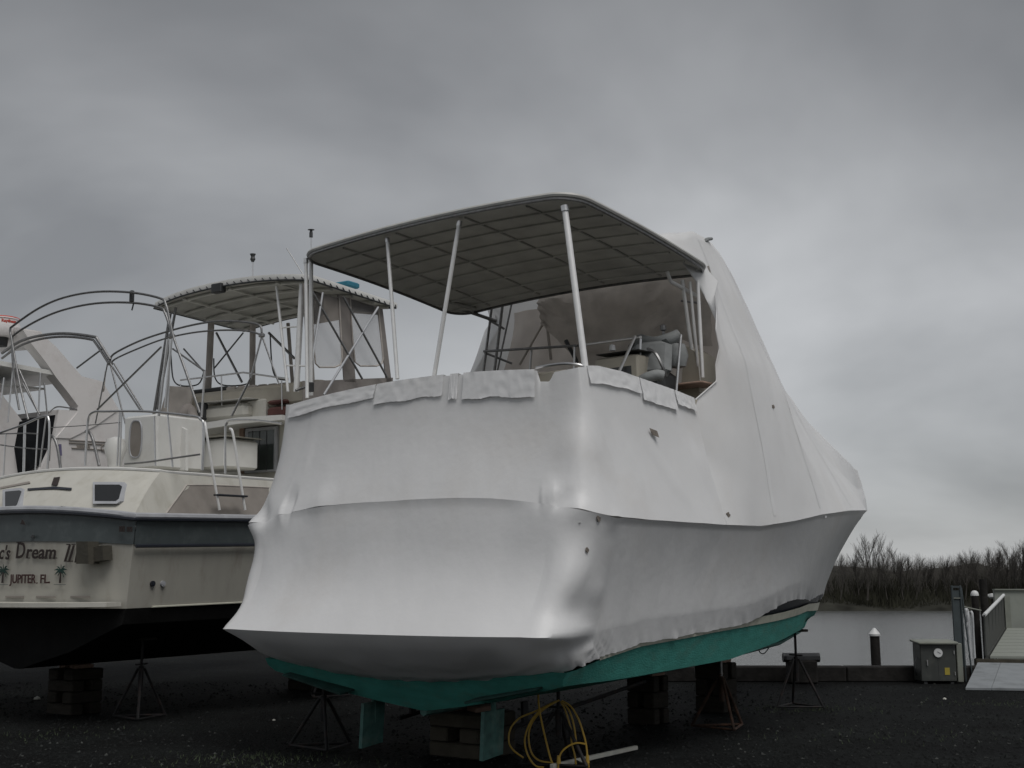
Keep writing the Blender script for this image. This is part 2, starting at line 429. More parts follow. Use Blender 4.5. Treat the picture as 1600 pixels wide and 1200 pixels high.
# far bank, low and uneven
rows = []
for j, (yy, hh) in enumerate(((171, WZ - .5), (172.5, WZ + .35), (175, .6), (180, 3.2), (190, 4.6), (215, 5.0), (400, 4))):
    rows.append([(x, yy + 2.5 * noise.noise(Vector((x * .03, j, 0))), hh + (0 if j < 1 else (.25 + .18 * j) * noise.noise(Vector((x * .12, yy * .1, 3))) * 2)) for x in range(-420, 521, 4)])
struct('far_bank', MB().grid(rows), brush, smooth=True)

# loose gravel over the yard
s = MB()
for i in range(15000):
    y = 9.5 + 12.3 * random.random() ** 1.5; hw = y * .47 + .5
    x = random.uniform(-hw, hw); r = random.uniform(.008, .024) * (1.5 if random.random() < .04 else 1); a = random.uniform(0, 6.28)
    vs = []
    for k in range(4): vs.append((x + r * random.uniform(.7, 1.3) * math.cos(a + k * 1.57), y + r * random.uniform(.7, 1.3) * math.sin(a + k * 1.57), .002))
    vs.append((x + r * .3 * random.uniform(-1, 1), y, r * random.uniform(.6, 1.1)))
    s.add(vs, [(0, 1, 4), (1, 2, 4), (2, 3, 4), (3, 0, 4)])
part('gravel', s, stonem, kind='stuff', smooth=False)
# sparse weeds
s = MB()
for (px, py, n, sp) in ((400, 1188, 260, .55), (1250, 1108, 160, .6), (1400, 1150, 90, .9), (60, 1150, 90, .6), (1560, 1100, 90, .5)):
    c = G(px, py)
    for i in range(n):
        x = c.x + random.gauss(0, sp); y = c.y + random.gauss(0, sp * .5); h = random.uniform(.015, .05); dx_, dy_ = random.uniform(-.03, .03), random.uniform(-.03, .03)
        s.add([(x - .004, y, 0), (x + .004, y, 0), (x + dx_, y + dy_, h)], [(0, 1, 2)])
part('weeds', s, mat('dull_weed', (.035, .05, .022), .9), kind='stuff', smooth=False)

# bare winter trees
def bare_tree_mesh(seed, H, spread):
    rnd = random.Random(seed); mt = MB(); mc = MB()
    def seg(mb, a, b, r0, r1):
        mb.tube([a, b], [r0, r1], 3) if r0 < .05 else mb.tube([a, b], [r0, r1], 5)
    def grow(p, d, L, r, lvl):
        n = 3; q = p
        for k in range(n):
            d2 = (d + Vector((rnd.uniform(-1, 1), rnd.uniform(-1, 1), rnd.uniform(-.3, .6))) * .16).normalized()
            e = q + d2 * L / n; seg(mt if lvl == 0 else mc, q, e, r * (1 - k * .25), r * (1 - (k + 1) * .25)); d = d2
            if lvl < 4:
                for _ in range(2 if (lvl > 0 or k > 0) else 1):
                    if lvl == 0 and k == 0 and rnd.random() < .4: continue
                    a = rnd.uniform(0, 6.28); sd = Vector((math.cos(a), math.sin(a), 0)) * spread
                    nd = (d * .75 + sd * rnd.uniform(.5, 1) + Vector((0, 0, .3))).normalized()
                    grow(q.lerp(e, rnd.uniform(.5, 1)), nd, L * rnd.uniform(.5, .66), max(r * .45, .016), lvl + 1)
            q = e
    grow(Vector((0, 0, -.3)), Vector((0, 0, 1)), H * .62, H * .021, 0)
    return mt.mesh('trunk', bark), mc.mesh('crown', bark2)
protos = []
for i in range(5):
    m1, m2 = bare_tree_mesh(20 + i, 10, .75 if i % 2 else .55)
    protos.append((m1, m2))
kinds = ['tall bare tree', 'slim bare tree', 'leafless tree', 'twiggy bare tree', 'low spreading bare tree']
tp_list = [(1350, 826, 172), (1338, 846, 174), (1364, 842, 176), (1310, 862, 173), (1292, 858, 176), (1383, 872, 173), (1400, 858, 178), (1407, 852, 174), (1418, 866, 176), (1428, 862, 174), (1442, 876, 177), (1456, 870, 175), (1466, 866, 178),
           (1478, 872, 174), (1492, 862, 176), (1504, 859, 173), (1517, 853, 177), (1529, 856, 174), (1541, 852, 176), (1552, 856, 174), (1563, 850, 177), (1574, 852, 174), (1585, 842, 173), (1592, 838, 176), (1600, 836, 174), (1612, 842, 173), (1626, 846, 175), (1640, 850, 173)]
tree_lab = ['tallest bare tree on the far bank, just right of the wrapped bow', 'bare tree leaning close left of the tallest far bank tree', 'bare tree touching the right side of the tallest far bank tree', 'bare tree low behind the wrapped bow', 'bare tree half hidden by the stem of the wrapped boat',
            'short bare tree in the dip right of the tallest one', 'thin bare tree left of the twin trees over the water', 'pointed bare tree, left one of the twin trees over the water', 'bare tree, right one of the twin trees over the water', 'sparse bare tree just right of the twin trees',
            'small bare tree in the lowest stretch of the treeline', 'bare tree in the treeline above the white capped piling', 'bare tree right of the lowest stretch of treeline', 'bare tree above the grey electrical box', 'bare tree behind the left edge of the dock gate', 'bare tree right above the dock gate',
            'bare tree above the white capped piling at the gate', 'bare tree above the tall dark piling', 'bare tree right of the tall dark piling', 'bare tree above the small white dock lamp', 'bare tree above the gangway handrail', 'bare tree left of the tall group at the right edge', 'tall thin bare tree near the right edge', 'tallest bare tree in the right edge group', 'bare tree cut by the right edge of the view',
            'bare tree just outside the right edge', 'second bare tree outside the right edge', 'third bare tree outside the right edge']
for i, (px, py, Y) in enumerate(tp_list):
    p = at(px, py, Y); z0 = .4
    H = p.z - z0
    t_ = thing('bare_tree', tree_lab[i], 'tree', (p.x, Y, z0), random.uniform(0, 6), 'bare winter trees on the far bank')
    m1, m2 = protos[i % 5]; zt = max(v.co.z for v in m2.vertices)
    k = H / zt; t_.scale = (k * .9, k * .9, k)
    for nm, me in (('trunk', m1), ('crown', m2)):
        link(bpy.data.objects.new(nm, me), t_)
# the wood behind them as one mass of stems
s = MB(); rnd = random.Random(3)
for i in range(26000):
    x = rnd.uniform(-150, 190) if i % 3 else rnd.uniform(35, 90); y = rnd.uniform(175, 205)
    hmax = 7.2 + 1.6 * noise.noise(Vector((x * .06, 0, 5))) + 1.2 * noise.noise(Vector((x * .25, 2, 5)))
    b = 3.2 if y < 185 else 4.2
    z0 = b * rnd.random() * .7 - .5; h = (hmax - z0) * rnd.uniform(.35, 1.0); lx = rnd.gauss(0, .9)
    r = rnd.uniform(.015, .05)
    s.add([(x - r, y, z0), (x + r, y, z0), (x + lx + .01, y + rnd.uniform(-.4, .4), z0 + h), (x, y + r * 1.5, z0)], [(0, 1, 2), (1, 3, 2), (3, 0, 2)])
    if i % 2 == 0:
        q = rnd.uniform(.4, .8); X, Z = x + lx * q, z0 + h * q; l2 = rnd.uniform(.6, 1.6); sg = rnd.choice((-1, 1))
        s.add([(X, y, Z - .03), (X, y + .05, Z + .03), (X + sg * l2 * .6, y + rnd.uniform(-.5, .5), Z + l2 * .8)], [(0, 1, 2)])
part('far_woodland', s, bark2, kind='stuff', smooth=False)
s = MB()
for i in range(9000):
    x = rnd.uniform(-150, 190) if i % 3 else rnd.uniform(35, 90); y = rnd.uniform(172.5, 178)
    z0 = interp(y, [(172.5, WZ), (175, .5), (178, 2)]) - .2; h = rnd.uniform(.5, 2.6)
    s.add([(x - .09, y, z0), (x + .09, y, z0), (x + rnd.gauss(0, .7), y + rnd.gauss(0, .3), z0 + h)], [(0, 1, 2)])
part('bank_brush', s, mat('olive_brush', (.030, .030, .022), .95, vary=.5, scale=.3, spec=.05), kind='stuff', smooth=False)

# ================================================================== BULKHEAD AND DOCK
t_ = thing('timber_bulkhead', 'low dark timber bulkhead along the water edge behind the boats', 'seawall', (2.4, 22.15, 0))
x = 0.0; i = 0
while x < 14:
    L = 3.5
    part('cap_beam', MB().box((x + L / 2, 0, .13), (L - .012, .34, .27), bevel=.02), pile, t_); x += L
for i in range(60):
    part('sheet_board', MB().box((.12 + i * .235, .21, -.75), (.225, .07, 1.7 + .03 * (i % 3)), bevel=.008), pile, t_)
for i in range(5): part('wale', MB().box((.2 + i * 2.8 + 1.4, .3, -.45), (2.78, .1, .2), bevel=.01), pile, t_)

def bollard(px0, px1, ytop, Y, lab):
    a = at(px0, ytop, Y); b = at(px1, ytop, Y); c = (a + b) / 2; W = b.x - a.x; z = a.z
    o = thing('mooring_bollard', lab, 'bollard', (c.x, Y, 0), 0)
    part('post', MB().box((0, 0, z / 2 - .05), (W * .78, .3, z - .1), bevel=.03), pile, o)
    part('head', MB().tube([(-W / 2, 0, z - .07), (W / 2, 0, z - .07)], [.08, .08], 10).box((0, 0, z - .07), (W * .96, .26, .12), bevel=.03), dkgrey, o)
    return o
bollard(1223, 1280, 1021, 21.6, 'black wide headed mooring block behind the boat stand under the bow')
bollard(1086, 1138, 1040, 20.6, 'dark mooring block half hidden under the wrapped boat hull')

def piling(px, w_, ytop, Y, cap, lab, name='mooring_piling'):
    p = at(px, ytop, Y); r = w_ / FPX * Y / 2
    o = thing(name, lab, 'piling', (p.x, Y, -3), 0)
    H = p.z + 3
    part('pile', MB().tube([(0, 0, 0), (.01, .01, H * .5), (0, 0, H - (r * 1.1 if cap else 0))], [r * 1.12, r * 1.04, r * .95], 14), pile, o)
    if cap == 'cone': part('cap', MB().lathe([(r * 1.12, H - r * 1.5), (r * 1.15, H - r * 1.1), (r * .25, H + r * .05), (0, H + r * .1)], n=16), capw, o)
    if cap == 'dome': part('cap', MB().lathe([(r * 1.08, H - r * 1.4), (r * 1.1, H - r), (r * .9, H - r * .35), (r * .5, H), (0, H + r * .1)], n=16), capw, o)
    return o
piling(1366, 15, 982, 24.0, 'cone', 'dark round piling with a white cone cap standing alone in the water')
piling(1522.5, 11, 923, 24.4, 'dome', 'dark piling with a white domed cap behind the dock gate')
piling(1535.5, 12, 905, 23.6, None, 'tall black uncapped piling beside the dock gate')

# electrical box
Yb = 21.5
a = at(1438, 1062, Yb); b = at(1494, 1003, Yb); zt = b.z
o = thing('electrical_box', 'grey green steel electrical box with a round gauge at the bulkhead', 'utility box', ((a.x + b.x) / 2, Yb + .2, 0), 0)
W = b.x - a.x
part('cabinet', MB().box((0, 0, zt / 2 + .01), (W * .93, .4, zt - .06), bevel=.012), boxg, o)
part('lid', MB().box((0, -.02, zt - .005), (W * 1.05, .5, .045), rx=R_(4), bevel=.012), boxs, o)
part('side_panel', MB().box((W * .5 + .06, .02, zt / 2), (.1, .36, zt - .05), bevel=.01), boxs, o)
gd = part('gauge', MB().tube([(-.0, -.2, zt * .74), (0, -.225, zt * .74)], .075, 20), capw, o)
part('gauge_needle', MB().box((0.01, -.228, zt * .745), (.06, .004, .008), ry=R_(30)), dkgrey, gd)
part('warning_label', MB().box((W * .22, -.203, zt * .3), (.085, .004, .12)).box((W * .22, -.2, zt * .3), (.05, .004, .05)), yel, o)
part('handle', MB().box((-W * .3, -.215, zt * .5), (.02, .03, .1), bevel=.006), steel, o)
for k_ in (.25, .75): part('hinge', MB().tube([(W * .42, -.21, zt * k_ - .03), (W * .42, -.21, zt * k_ + .03)], .01, 6), steel, o)
part('door_seam', MB().box((0, -.2015, zt * .5), (.006, .004, zt * .8)), dkgrey, o)
part('cable', MB().tube(cat([(-W * .5, -.1, zt * .62), (-W * .6, -.12, zt * .45), (-W * .56, -.1, zt * .3), (-W * .5, 0, zt * .2)]), .012, 6), dkgrey, o)
part('foot', MB().box((-W * .35, 0, .02), (.06, .36, .05)), dkgrey, o); part('foot', MB().box((W * .35, 0, .02), (.06, .36, .05)), dkgrey, o)

# dock gate: framed panel with posts
Yg = 22.0
a = at(1487, 915, Yg); b = at(1500, 915, Yg)
o = thing('dock_gate', 'narrow teal grey dock gate standing on the bulkhead beside the electrical box', 'gate', (a.x, Yg, 0), R_(0))
Wg = b.x - a.x; Hg = a.z
part('gate_post', MB().box((0, 0, Hg / 2), (.03, .05, Hg), bevel=.006), gateg, o)
part('gate_post', MB().box((Wg, 0, Hg / 2), (.03, .05, Hg), bevel=.006), gateg, o)
part('gate_panel', MB().box((Wg / 2, .01, Hg * .45 + .1), (Wg - .03, .02, Hg * .88)), gateg, o)
part('top_bar', MB().box((Wg / 2, 0, Hg - .02), (Wg - .03, .04, .035)), gateg, o)
part('cross_bar', MB().box((Wg / 2, -.012, Hg - .22), (Wg - .03, .02, .02)), boxs, o)
rod('brace', (Wg + .02, 0, Hg * .98), (Wg + .10, -.05, .1), .014, gateg, o)
p1 = at(1505, 948, Yg + .1); p2 = at(1533, 954, Yg + .1)
rod('rail', (p1.x - a.x, .1, p1.z), (p2.x - a.x, .1, p2.z), .012, boxs, o)
# white pipes and hose hung by the gate
for k, (x0, y0, x1, y1, r_, lab) in enumerate(((1511, 955, 1517, 1028, .035, 'thick pale grey water pipe beside the dock gate'), (1519, 958, 1523, 1028, .020, 'thin pale water pipe right of the thick one at the gate'))):
    a1 = at(x0, y0, 22.3 - k * .04); a2 = at(x1, y1, 22.3 - k * .04)
    o2 = MB().tube(cat([a1 + Vector((-.0, .15, -.02)), a1, a1.lerp(a2, .5), a2], 4), r_, 10)
    tag(part('water_pipe', o2, white_hose), lab, 'pipe', 'pipes at the dock gate')
pts = [at(px, py, 22.2) for px, py in ((1513, 952), (1507, 966), (1503, 985), (1509, 1000), (1504, 1018), (1509, 1030), (1514, 1010), (1508, 992), (1512, 972))]
tag(part('garden_hose', MB().tube(cat(pts, 6), .013, 6), white_hose), 'pale looped hose hanging on the dock gate post', 'hose')
# small dock lamp
c = at(1550, 931, 30)
o = thing('dock_lamp', 'small white dock lamp beyond the gangway handrail', 'lamp', (c.x, c.y, 0), 0)
part('post', MB().tube([(0, 0, -1.6), (0, 0, c.z - .05)], .02, 6), pile, o)
part('lamp_head', MB().lathe([(0, c.z + .06), (.09, c.z + .04), (.10, c.z - .02), (.05, c.z - .06), (0, c.z - .06)], n=12).box((-.08, 0, c.z + .02), (.1, .06, .04)), capw, o)

# gangway rising away to the right
n1_ = at(1547, 1029, 22.5); f1_ = at(1574, 984, 27.2)
o = thing('gangway', 'pale gangway ramp with a dark mesh side and white handrail at the right edge', 'gangway', n1_)
D = f1_ - n1_; wv = Vector((3.2, -.25, 0))
for k in range(9):
    q0 = D * (k / 9 + .004); q1 = D * ((k + 1) / 9 - .004)
    part('deck_panel', MB().slab([q0, q0 + wv, q1 + wv, q1], (0, 0, .04)), deckg, o)
part('side_beam', MB().slab([Vector((-.03, 0, -.18)), D + Vector((-.03, 0, -.18)), D + Vector((-.03, 0, .06)), Vector((-.03, 0, .06))], (-.06, 0, 0)), panelm, o)
rt0 = at(1538, 961, 22.5) - n1_; rt1 = at(1568, 930, 27.2) - n1_
part('mesh_panel', MB().slab([Vector((-.05, 0, .06)), D + Vector((-.05, 0, .06)), rt1 + Vector((0, 0, -.04)), rt0 + Vector((0, 0, -.04))], (-.015, 0, 0)), panelm, o)
part('handrail', MB().tube([rt0, rt1], .035, 10), capw, o)
for k in range(7):
    q = k / 6
    rod('baluster', D * q + Vector((-.08, 0, .05)), rt0.lerp(rt1, q), .018, boxg, o)
part('rail_post', MB().box(D + Vector((0.02, 0, .35)), (.12, .1, .75)), boxs, o)
c0 = f1_
o = thing('dock_screen_wall', 'plain pale green grey screen wall at the top of the gangway', 'wall', (f1_.x - .1, 27.6, 0))
zt_ = at(1567, 922, 27.6).z
for k in range(5):
    part('wall_panel', MB().box((.55 + k * 1.1, 0, zt_ / 2 - .2), (1.09, .08, zt_ + .4), bevel=.008), deckg, o)
part('wall_cap', MB().box((2.75, -.02, zt_ + .012), (5.5, .14, .03)), boxs, o)
# concrete ramp plate
q = [G(1509, 1079), G(1660, 1081), at(1660, 1041, 22.3), at(1528, 1039, 22.3)]
o = thing('ramp_plate', 'grey sloping landing plate on the ground before the gangway', 'ramp')
q3 = [Vector(p) + Vector((0, 0, .01)) for p in q]
part('left_panel', MB().slab([q3[0], q3[0].lerp(q3[1], .27), q3[3].lerp(q3[2], .27), q3[3]], (0, 0, .035)), plate, o)
part('right_panel', MB().slab([q3[0].lerp(q3[1], .274), q3[1], q3[2], q3[3].lerp(q3[2], .274)], (0, 0, .035)), plate, o)
part('kick_beam', MB().slab([q3[3] + Vector((0, .06, -.1)), q3[2] + Vector((0, .06, -.1)), q3[2] + Vector((0, .06, .09)), q3[3] + Vector((0, .06, .09))], (0, .12, 0)), woodl, o)

# ================================================================== WRAPPED BOAT
A = thing('wrapped_cabin_cruiser', 'large cabin cruiser with teal bottom under white shrink wrap, hardtop on poles', 'boat', M=FA.M)
RV = [(4.0, 2.1), (5, 2.06), (6, 1.94), (7, 1.74), (8, 1.46), (9, 1.11), (10, .74), (11, .37), (11.7, .12), (12.05, 0)]
def rail_v(u):
    return (interp(u - .4, RV) + interp(u - .2, RV) + interp(u, RV) + interp(u + .2, RV) + interp(u + .4, RV)) / 5 if u < 11.6 else interp(u, RV)
def hem_v(u): return 1.84 if u < 2.0 else 1.84 * max(0, 1 - ((u - 2.0) / 7.4) ** 2.4)
railpx = [(912, 804), (1000, 812), (1060, 816), (1120, 820), (1182, 822), (1235, 814), (1277, 804), (1319, 798), (1346, 797.5)]
rp = [FA.plan(px, py, rail_v, -1, 12.04) for px, py in railpx]
RZ = [(p[1], p[2]) for p in rp] + [(12.05, 2.47)]
def rail_z(u): return interp(u, RZ)
bootpx = [(893, 1050), (940, 1030), (1000, 1010), (1071, 997), (1115, 988), (1170, 978), (1217, 969), (1245, 961), (1259, 955)]
bp_ = [FA.plan(px, py, hem_v, -1, 9.38) for px, py in bootpx]
BZ = sorted((p[1], p[2]) for p in bp_) + [(9.42, .93)]
def boot_z(u): return interp(u, BZ)
KZ = [(0, .47), (.57, .47), (2.8, .47), (4.28, .46), (6.7, .46), (7.33, .49), (8.28, .52), (8.77, .59), (9.13, .66), (9.38, .86), (9.42, .93)]
def chine_v(u): return hem_v(u) * .955
chpx = [(893, 1071), (950, 1064), (1000, 1056), (1087, 1040), (1141, 1030), (1173, 1018.6), (1217, 1002), (1238, 991), (1253, 983), (1260, 966)]
cp_ = [FA.plan(px, py, chine_v, -1, 9.38) for px, py in chpx]
CZ = sorted((p[1], p[2]) for p in cp_) + [(9.42, .90)]
def chine_z(u): return interp(u, CZ)
STEM = [(.93, 9.42), (1.12, 9.74), (1.41, 10.17), (1.75, 10.68), (2.12, 11.39), (2.47, 12.05)]
def stem_u(z): return interp(z, STEM)

# hull bottom
rows = []; NS = 70
for i in range(NS + 1):
    u = 9.415 * i / NS; zb = boot_z(u); vb = hem_v(u); zk = interp(u, KZ)
    zc_ = min(chine_z(u), zb - .01); zk = min(zk, zc_); vch = chine_v(u); ra = .30 * sm(1 - u / 1.5) if u < 1.5 else 0
    half = [(vb, u, zb), (lerp(vb, vch, .5), u, lerp(zb, zc_, .5)), (vch, u + ra * .2, zc_), (vch * .96, u + ra * .22, zc_ - .015), (vch * .6, u + ra * .55, lerp(zk, zc_, .5)), (vch * .3, u + ra * .8, lerp(zk, zc_, .22)), (.04 if u < 9.3 else 0.0, u + ra, zk)]
    rows.append(half + [(-x_, y_, z_) for x_, y_, z_ in reversed(half)])
mb = MB().grid(rows)
mb.add(rows[0], [tuple(range(len(rows[0])))])
part('hull_bottom', mb, teal, A, 'teal green antifouling bottom')
# keel batten
part('keel', MB().tube([(0, u, interp(u, KZ) - .01) for u in (0.3, 2, 4, 6, 7.3, 8.3, 9.0)], .045, 6), dteal, A)
# topsides (mostly under the film)
def side_pt(u, f, off=0.0):
    """f=0 boot line, 1 rail; the bow rakes with height"""
    zt, zb = rail_z(min(u, 12.05)), boot_z(min(u, 9.42))
    k = min(1, u / 12.05)
    ub = u if u < 6 else 6 + (u - 6) * (9.42 - 6) / (12.05 - 6)
    b = Vector((max(hem_v(ub) - off, 0), ub, boot_z(ub)))
    t2 = Vector((max(rail_v(u) - off, 0), u, rail_z(u)))
    p = b.lerp(t2, f)
    # flare: hollow forward sections; stem profile
    fl = sm((u - 5) / 6)
    p.x -= .28 * fl * math.sin(math.pi * f) * rail_v(min(u, 11.0)) / 2.1 * (1 - f * .3)
    p.x = max(p.x, 0)
    if u > 9:
        su = stem_u(p.z); w_ = sm((u - 9) / 3.05)
        p.y = lerp(p.y, p.y + (su - lerp(9.42, 12.05, f)) * 1.0, w_)
    return p
US = [12.05 * i / 90 for i in range(91)]
for nm, f0, f1, m_, off, lab in (('boot_stripe', .0, .075, bootcr, -.012, 'cream boot stripe above the teal bottom'), ('hull_stripe', .075, .26, navy, .02, 'dark stripe on the topside showing under the lifted film'), ('topside', .26, .97, white, .05, None)):
    mb = MB()
    for sg in (1, -1):
        rr_ = [[Vector((sg * q.x, q.y, q.z)) for q in (side_pt(u, lerp(f0, f1, k / 6), off) for k in range(7))] for u in [.5] + US[5:]]
        mb.grid(rr_ if sg > 0 else rr_[::-1])
    part(nm, mb, m_, A, lab)
# transom, deck, flybridge
mb = MB().box((0, .22, 1.55), (3.3, .1, 1.4), bevel=.03); part('transom', mb, white, A)
mb = MB(); dk = [Vector((max(rail_v(u) - .08, 0), u, rail_z(u) - .06)) for u in US]
mb.grid([[p, Vector((-p.x, p.y, p.z))] for p in dk]); part('deck', mb, white, A)
part('swim_platform', MB().box((0, -.22, 1.19), (2.9, .46, .05), bevel=.02), wood, A)
part('cabin_house', MB().box((0, 3.9, 2.55), (3.0, 6.4, .9), bevel=.15), white, A)
part('flybridge_deck', MB().box((0, 2.2, 2.96), (3.45, 3.9, .08), bevel=.02), beige, A)
for sg in (1, -1): part('side_coaming', MB().box((sg * 1.78, 1.9, 3.22), (.06, 3.2, .46), bevel=.02), beige, A)
part('aft_coaming', MB().box((0, .40, 3.28), (3.4, .06, .52), bevel=.02), beige, A, 'beige aft coaming showing where the film sags')
part('forward_coaming', MB().box((0, 3.72, 3.3), (3.3, .12, .7), bevel=.03), beige, A)
# trim tabs, rudders, shafts
for sg in (1, -1):
    part('trim_tab', MB().box((sg * 1.15, .06, .70), (.8, .2, .02), ry=R_(-11 * sg), rx=R_(6), bevel=.004), dtealb, A)
    mb = MB(); x_ = .74 * sg
    mb.slab([(x_ - .02, .22, .08), (x_ - .02, .52, .10), (x_ - .02, .56, .5), (x_ - .02, .26, .5)], (.04, 0, 0)); mb.tube([(x_, .42, .3), (x_, .42, .62)], .025, 8)
    part('rudder', mb, dteal, A)
    part('propeller_shaft', MB().tube([(x_ * .95, .75, .30), (x_ * .95, 3.2, .48)], .02, 8).box((x_ * .95, .95, .42), (.03, .08, .2)), dksteel, A)
part('drain_line', MB().tube(cat([FA.h(1186, 1016, 'v', .0), FA.h(1188, 1020, 'v', .0), FA.h(1194, 1021, 'v', 0), FA.h(1201, 1013, 'v', 0)]), .008, 6), dkgrey, A)

# hardtop
def ht_z(v, u): return 5.135 - .098 * (u - .5) + .07 * (1 - (v / 1.76) ** 2) + .03 * math.sin(math.pi * (u - .5) / 2.6)
U0, U1, VW, RC = .42, 3.12, 1.78, .26
def ht_outline(ins=0.0, n=8, dense=True):
    pts = []
    for cx, cy, a0 in ((VW - RC, U1 - RC, 0), (-(VW - RC), U1 - RC, 90), (-(VW - RC), U0 + RC, 180), (VW - RC, U0 + RC, 270)):
        for k in range(n + 1):
            a = R_(a0 + 90 * k / n); r = RC - ins
            pts.append((cx + r * math.cos(a), cy + r * math.sin(a)))
    o = []
    for i, p in enumerate(pts):
        q = pts[(i + 1) % len(pts)]; d = math.dist(p, q); m_ = max(1, int(d / .15))
        for k in range(m_): o.append((lerp(p[0], q[0], k / m_), lerp(p[1], q[1], k / m_)))
    return o
def ht_sheet(dz, ins):
    ol = ht_outline(ins); rows_ = []
    c = (0, (U0 + U1) / 2)
    for k in range(11):
        f = k / 10; r = [(lerp(c[0], x_, f), lerp(c[1], y_, f)) for x_, y_ in ol]; r.append(r[0])
        rows_.append([(x_, y_, ht_z(x_, y_) + dz) for x_, y_ in r])
    return MB().grid(rows_)
HT = A
part('hardtop_skin', ht_sheet(.055, 0), canvw, HT, 'off white hardtop upper skin')
part('hardtop_lining', ht_sheet(0, .01), under, HT, 'dark grey hardtop underside')
ol = ht_outline(-.01)
part('edge_rail', MB().tube([(x_, y_, ht_z(x_, y_) + .028) for x_, y_ in ol], .026, 8, closed=True), trim, HT)
part('edge_piping', MB().tube([(x_ * .992, y_, ht_z(x_, y_) - .005) for x_, y_ in ol], .018, 6, closed=True), dsteel, HT)
for vv in (-1.2, -.45, .45, 1.2): part('frame_bar', MB().tube([(vv, lerp(U0 + .08, U1 - .08, k / 10), ht_z(vv, lerp(U0 + .08, U1 - .08, k / 10)) - .006) for k in range(11)], .013, 6), trim, HT)
for uu in (.75, 1.05, 1.38, 1.70, 2.02, 2.34, 2.66, 2.92): part('cross_bar', MB().tube([(lerp(-1.7, 1.7, k / 14), uu, ht_z(lerp(-1.7, 1.7, k / 14), uu) - .008) for k in range(15)], .013, 6), under, HT)
def P(px, py, ax, val): return FA.h(px, py, ax, val)
# poles
for (a_, b_, r_) in ((P(882, 322, 'u', .50), P(915, 578, 'u', .44), .030), (P(718, 345, 'u', .50), P(678, 590, 'u', .44), .022), (P(605, 372, 'u', .5), P(621, 592, 'u', .44), .020),
                     (P(478, 404, 'u', .50), P(480, 622, 'u', .42), .020), (P(486, 402, 'u', .62), P(486, 618, 'u', .60), .024)):
    o = rod('hardtop_pole', a_, b_, r_, alum, A, 12)
    part('pole_socket', MB().tube([a_ + (b_ - a_) * .0, a_ + (b_ - a_) * .035], r_ * 1.35, 12), steel, o)
rod('short_brace', P(462, 610, 'u', .42), P(486, 602, 'u', .6), .014, dsteel, A)
part('brace_knob', MB().tube([P(484, 598, 'u', .5), P(484, 612, 'u', .5)], .045, 8), dkgrey, A)
# forward frame tubes, starboard
for (x0, y0, x1, y1, v_, r_) in ((1066, 437, 1088, 600, 1.55, .020), (1078, 440, 1093, 600, 1.62, .016), (1090, 440, 1098, 590, 1.70, .020)):
    rod('frame_tube', P(x0, y0, 'v', v_), P(x1, y1, 'v', v_), r_, alum, A)
rod('frame_tube', P(1042, 424, 'v', 1.5), P(1048, 440, 'v', 1.5), .02, alum, A); rod('frame_tube', P(1048, 440, 'v', 1.5), P(1088, 462, 'v', 1.6), .022, alum, A)
rod('frame_tube', P(1064, 470, 'v', 1.5), P(1096, 474, 'v', 1.7), .012, dsteel, A)
# forward frame tubes, port (ladder shape)
for (x0, y0, x1, y1, u_, r_) in ((772, 452, 755, 585, 3.3, .016), (789, 446, 772, 585, 3.3, .018), (806, 444, 776, 585, 3.6, .012)):
    rod('frame_tube', P(x0, y0, 'u', u_), P(x1, y1, 'u', u_), r_, dsteel, A)
for (x0, y0, x1, y1) in ((770, 458, 804, 470), (764, 500, 788, 514)):
    rod('frame_rung', P(x0, y0, 'u', 3.3), P(x1, y1, 'u', 3.35), .014, dsteel, A)
rod('outrigger_arm', P(700, 476, 'u', 2.9), P(776, 502, 'u', 3.3), .022, dsteel, A); rod('outrigger_arm', P(704, 468, 'u', 2.9), P(740, 488, 'u', 3.1), .012, steel, A)
part('outrigger_plate', MB().slab([P(700, 474, 'u', 2.6), P(744, 486, 'u', 2.95), P(746, 480, 'u', 3.05), P(712, 470, 'u', 2.8)], (0, 0, .03)), trim, A)
# flybridge rails
rod('bridge_rail', P(756, 549, 'v', -1.5), P(903, 540, 'v', .0), .016, dsteel, A)
rod('bridge_rail', P(905, 540, 'v', 0), P(1001, 527, 'v', 1.3), .016, steel, A)
rod('bridge_rail', P(757, 551, 'v', -1.5), P(800, 568, 'v', -1.2), .014, dsteel, A)
for (x0, y0, x1, y1, v_) in ((831, 545, 828, 580, -.75), (898, 541, 897, 585, -.05), (1001, 530, 998, 612, 1.3), (1064, 523, 1055, 630, 1.62)):
    rod('rail_post', P(x0, y0, 'v', v_), P(x1, y1, 'v', v_), .014, steel, A)
rod('rail_brace', P(992, 526, 'v', 1.45), P(963, 590, 'v', 1.65), .016, steel, A)
part('coaming_rail', MB().tube(cat([P(838, 575, 'u', .36), P(865, 570, 'u', .36), P(890, 568.5, 'u', .36), P(912, 573, 'u', .42), P(918, 590, 'u', .5)]), .016, 8), steel, A)
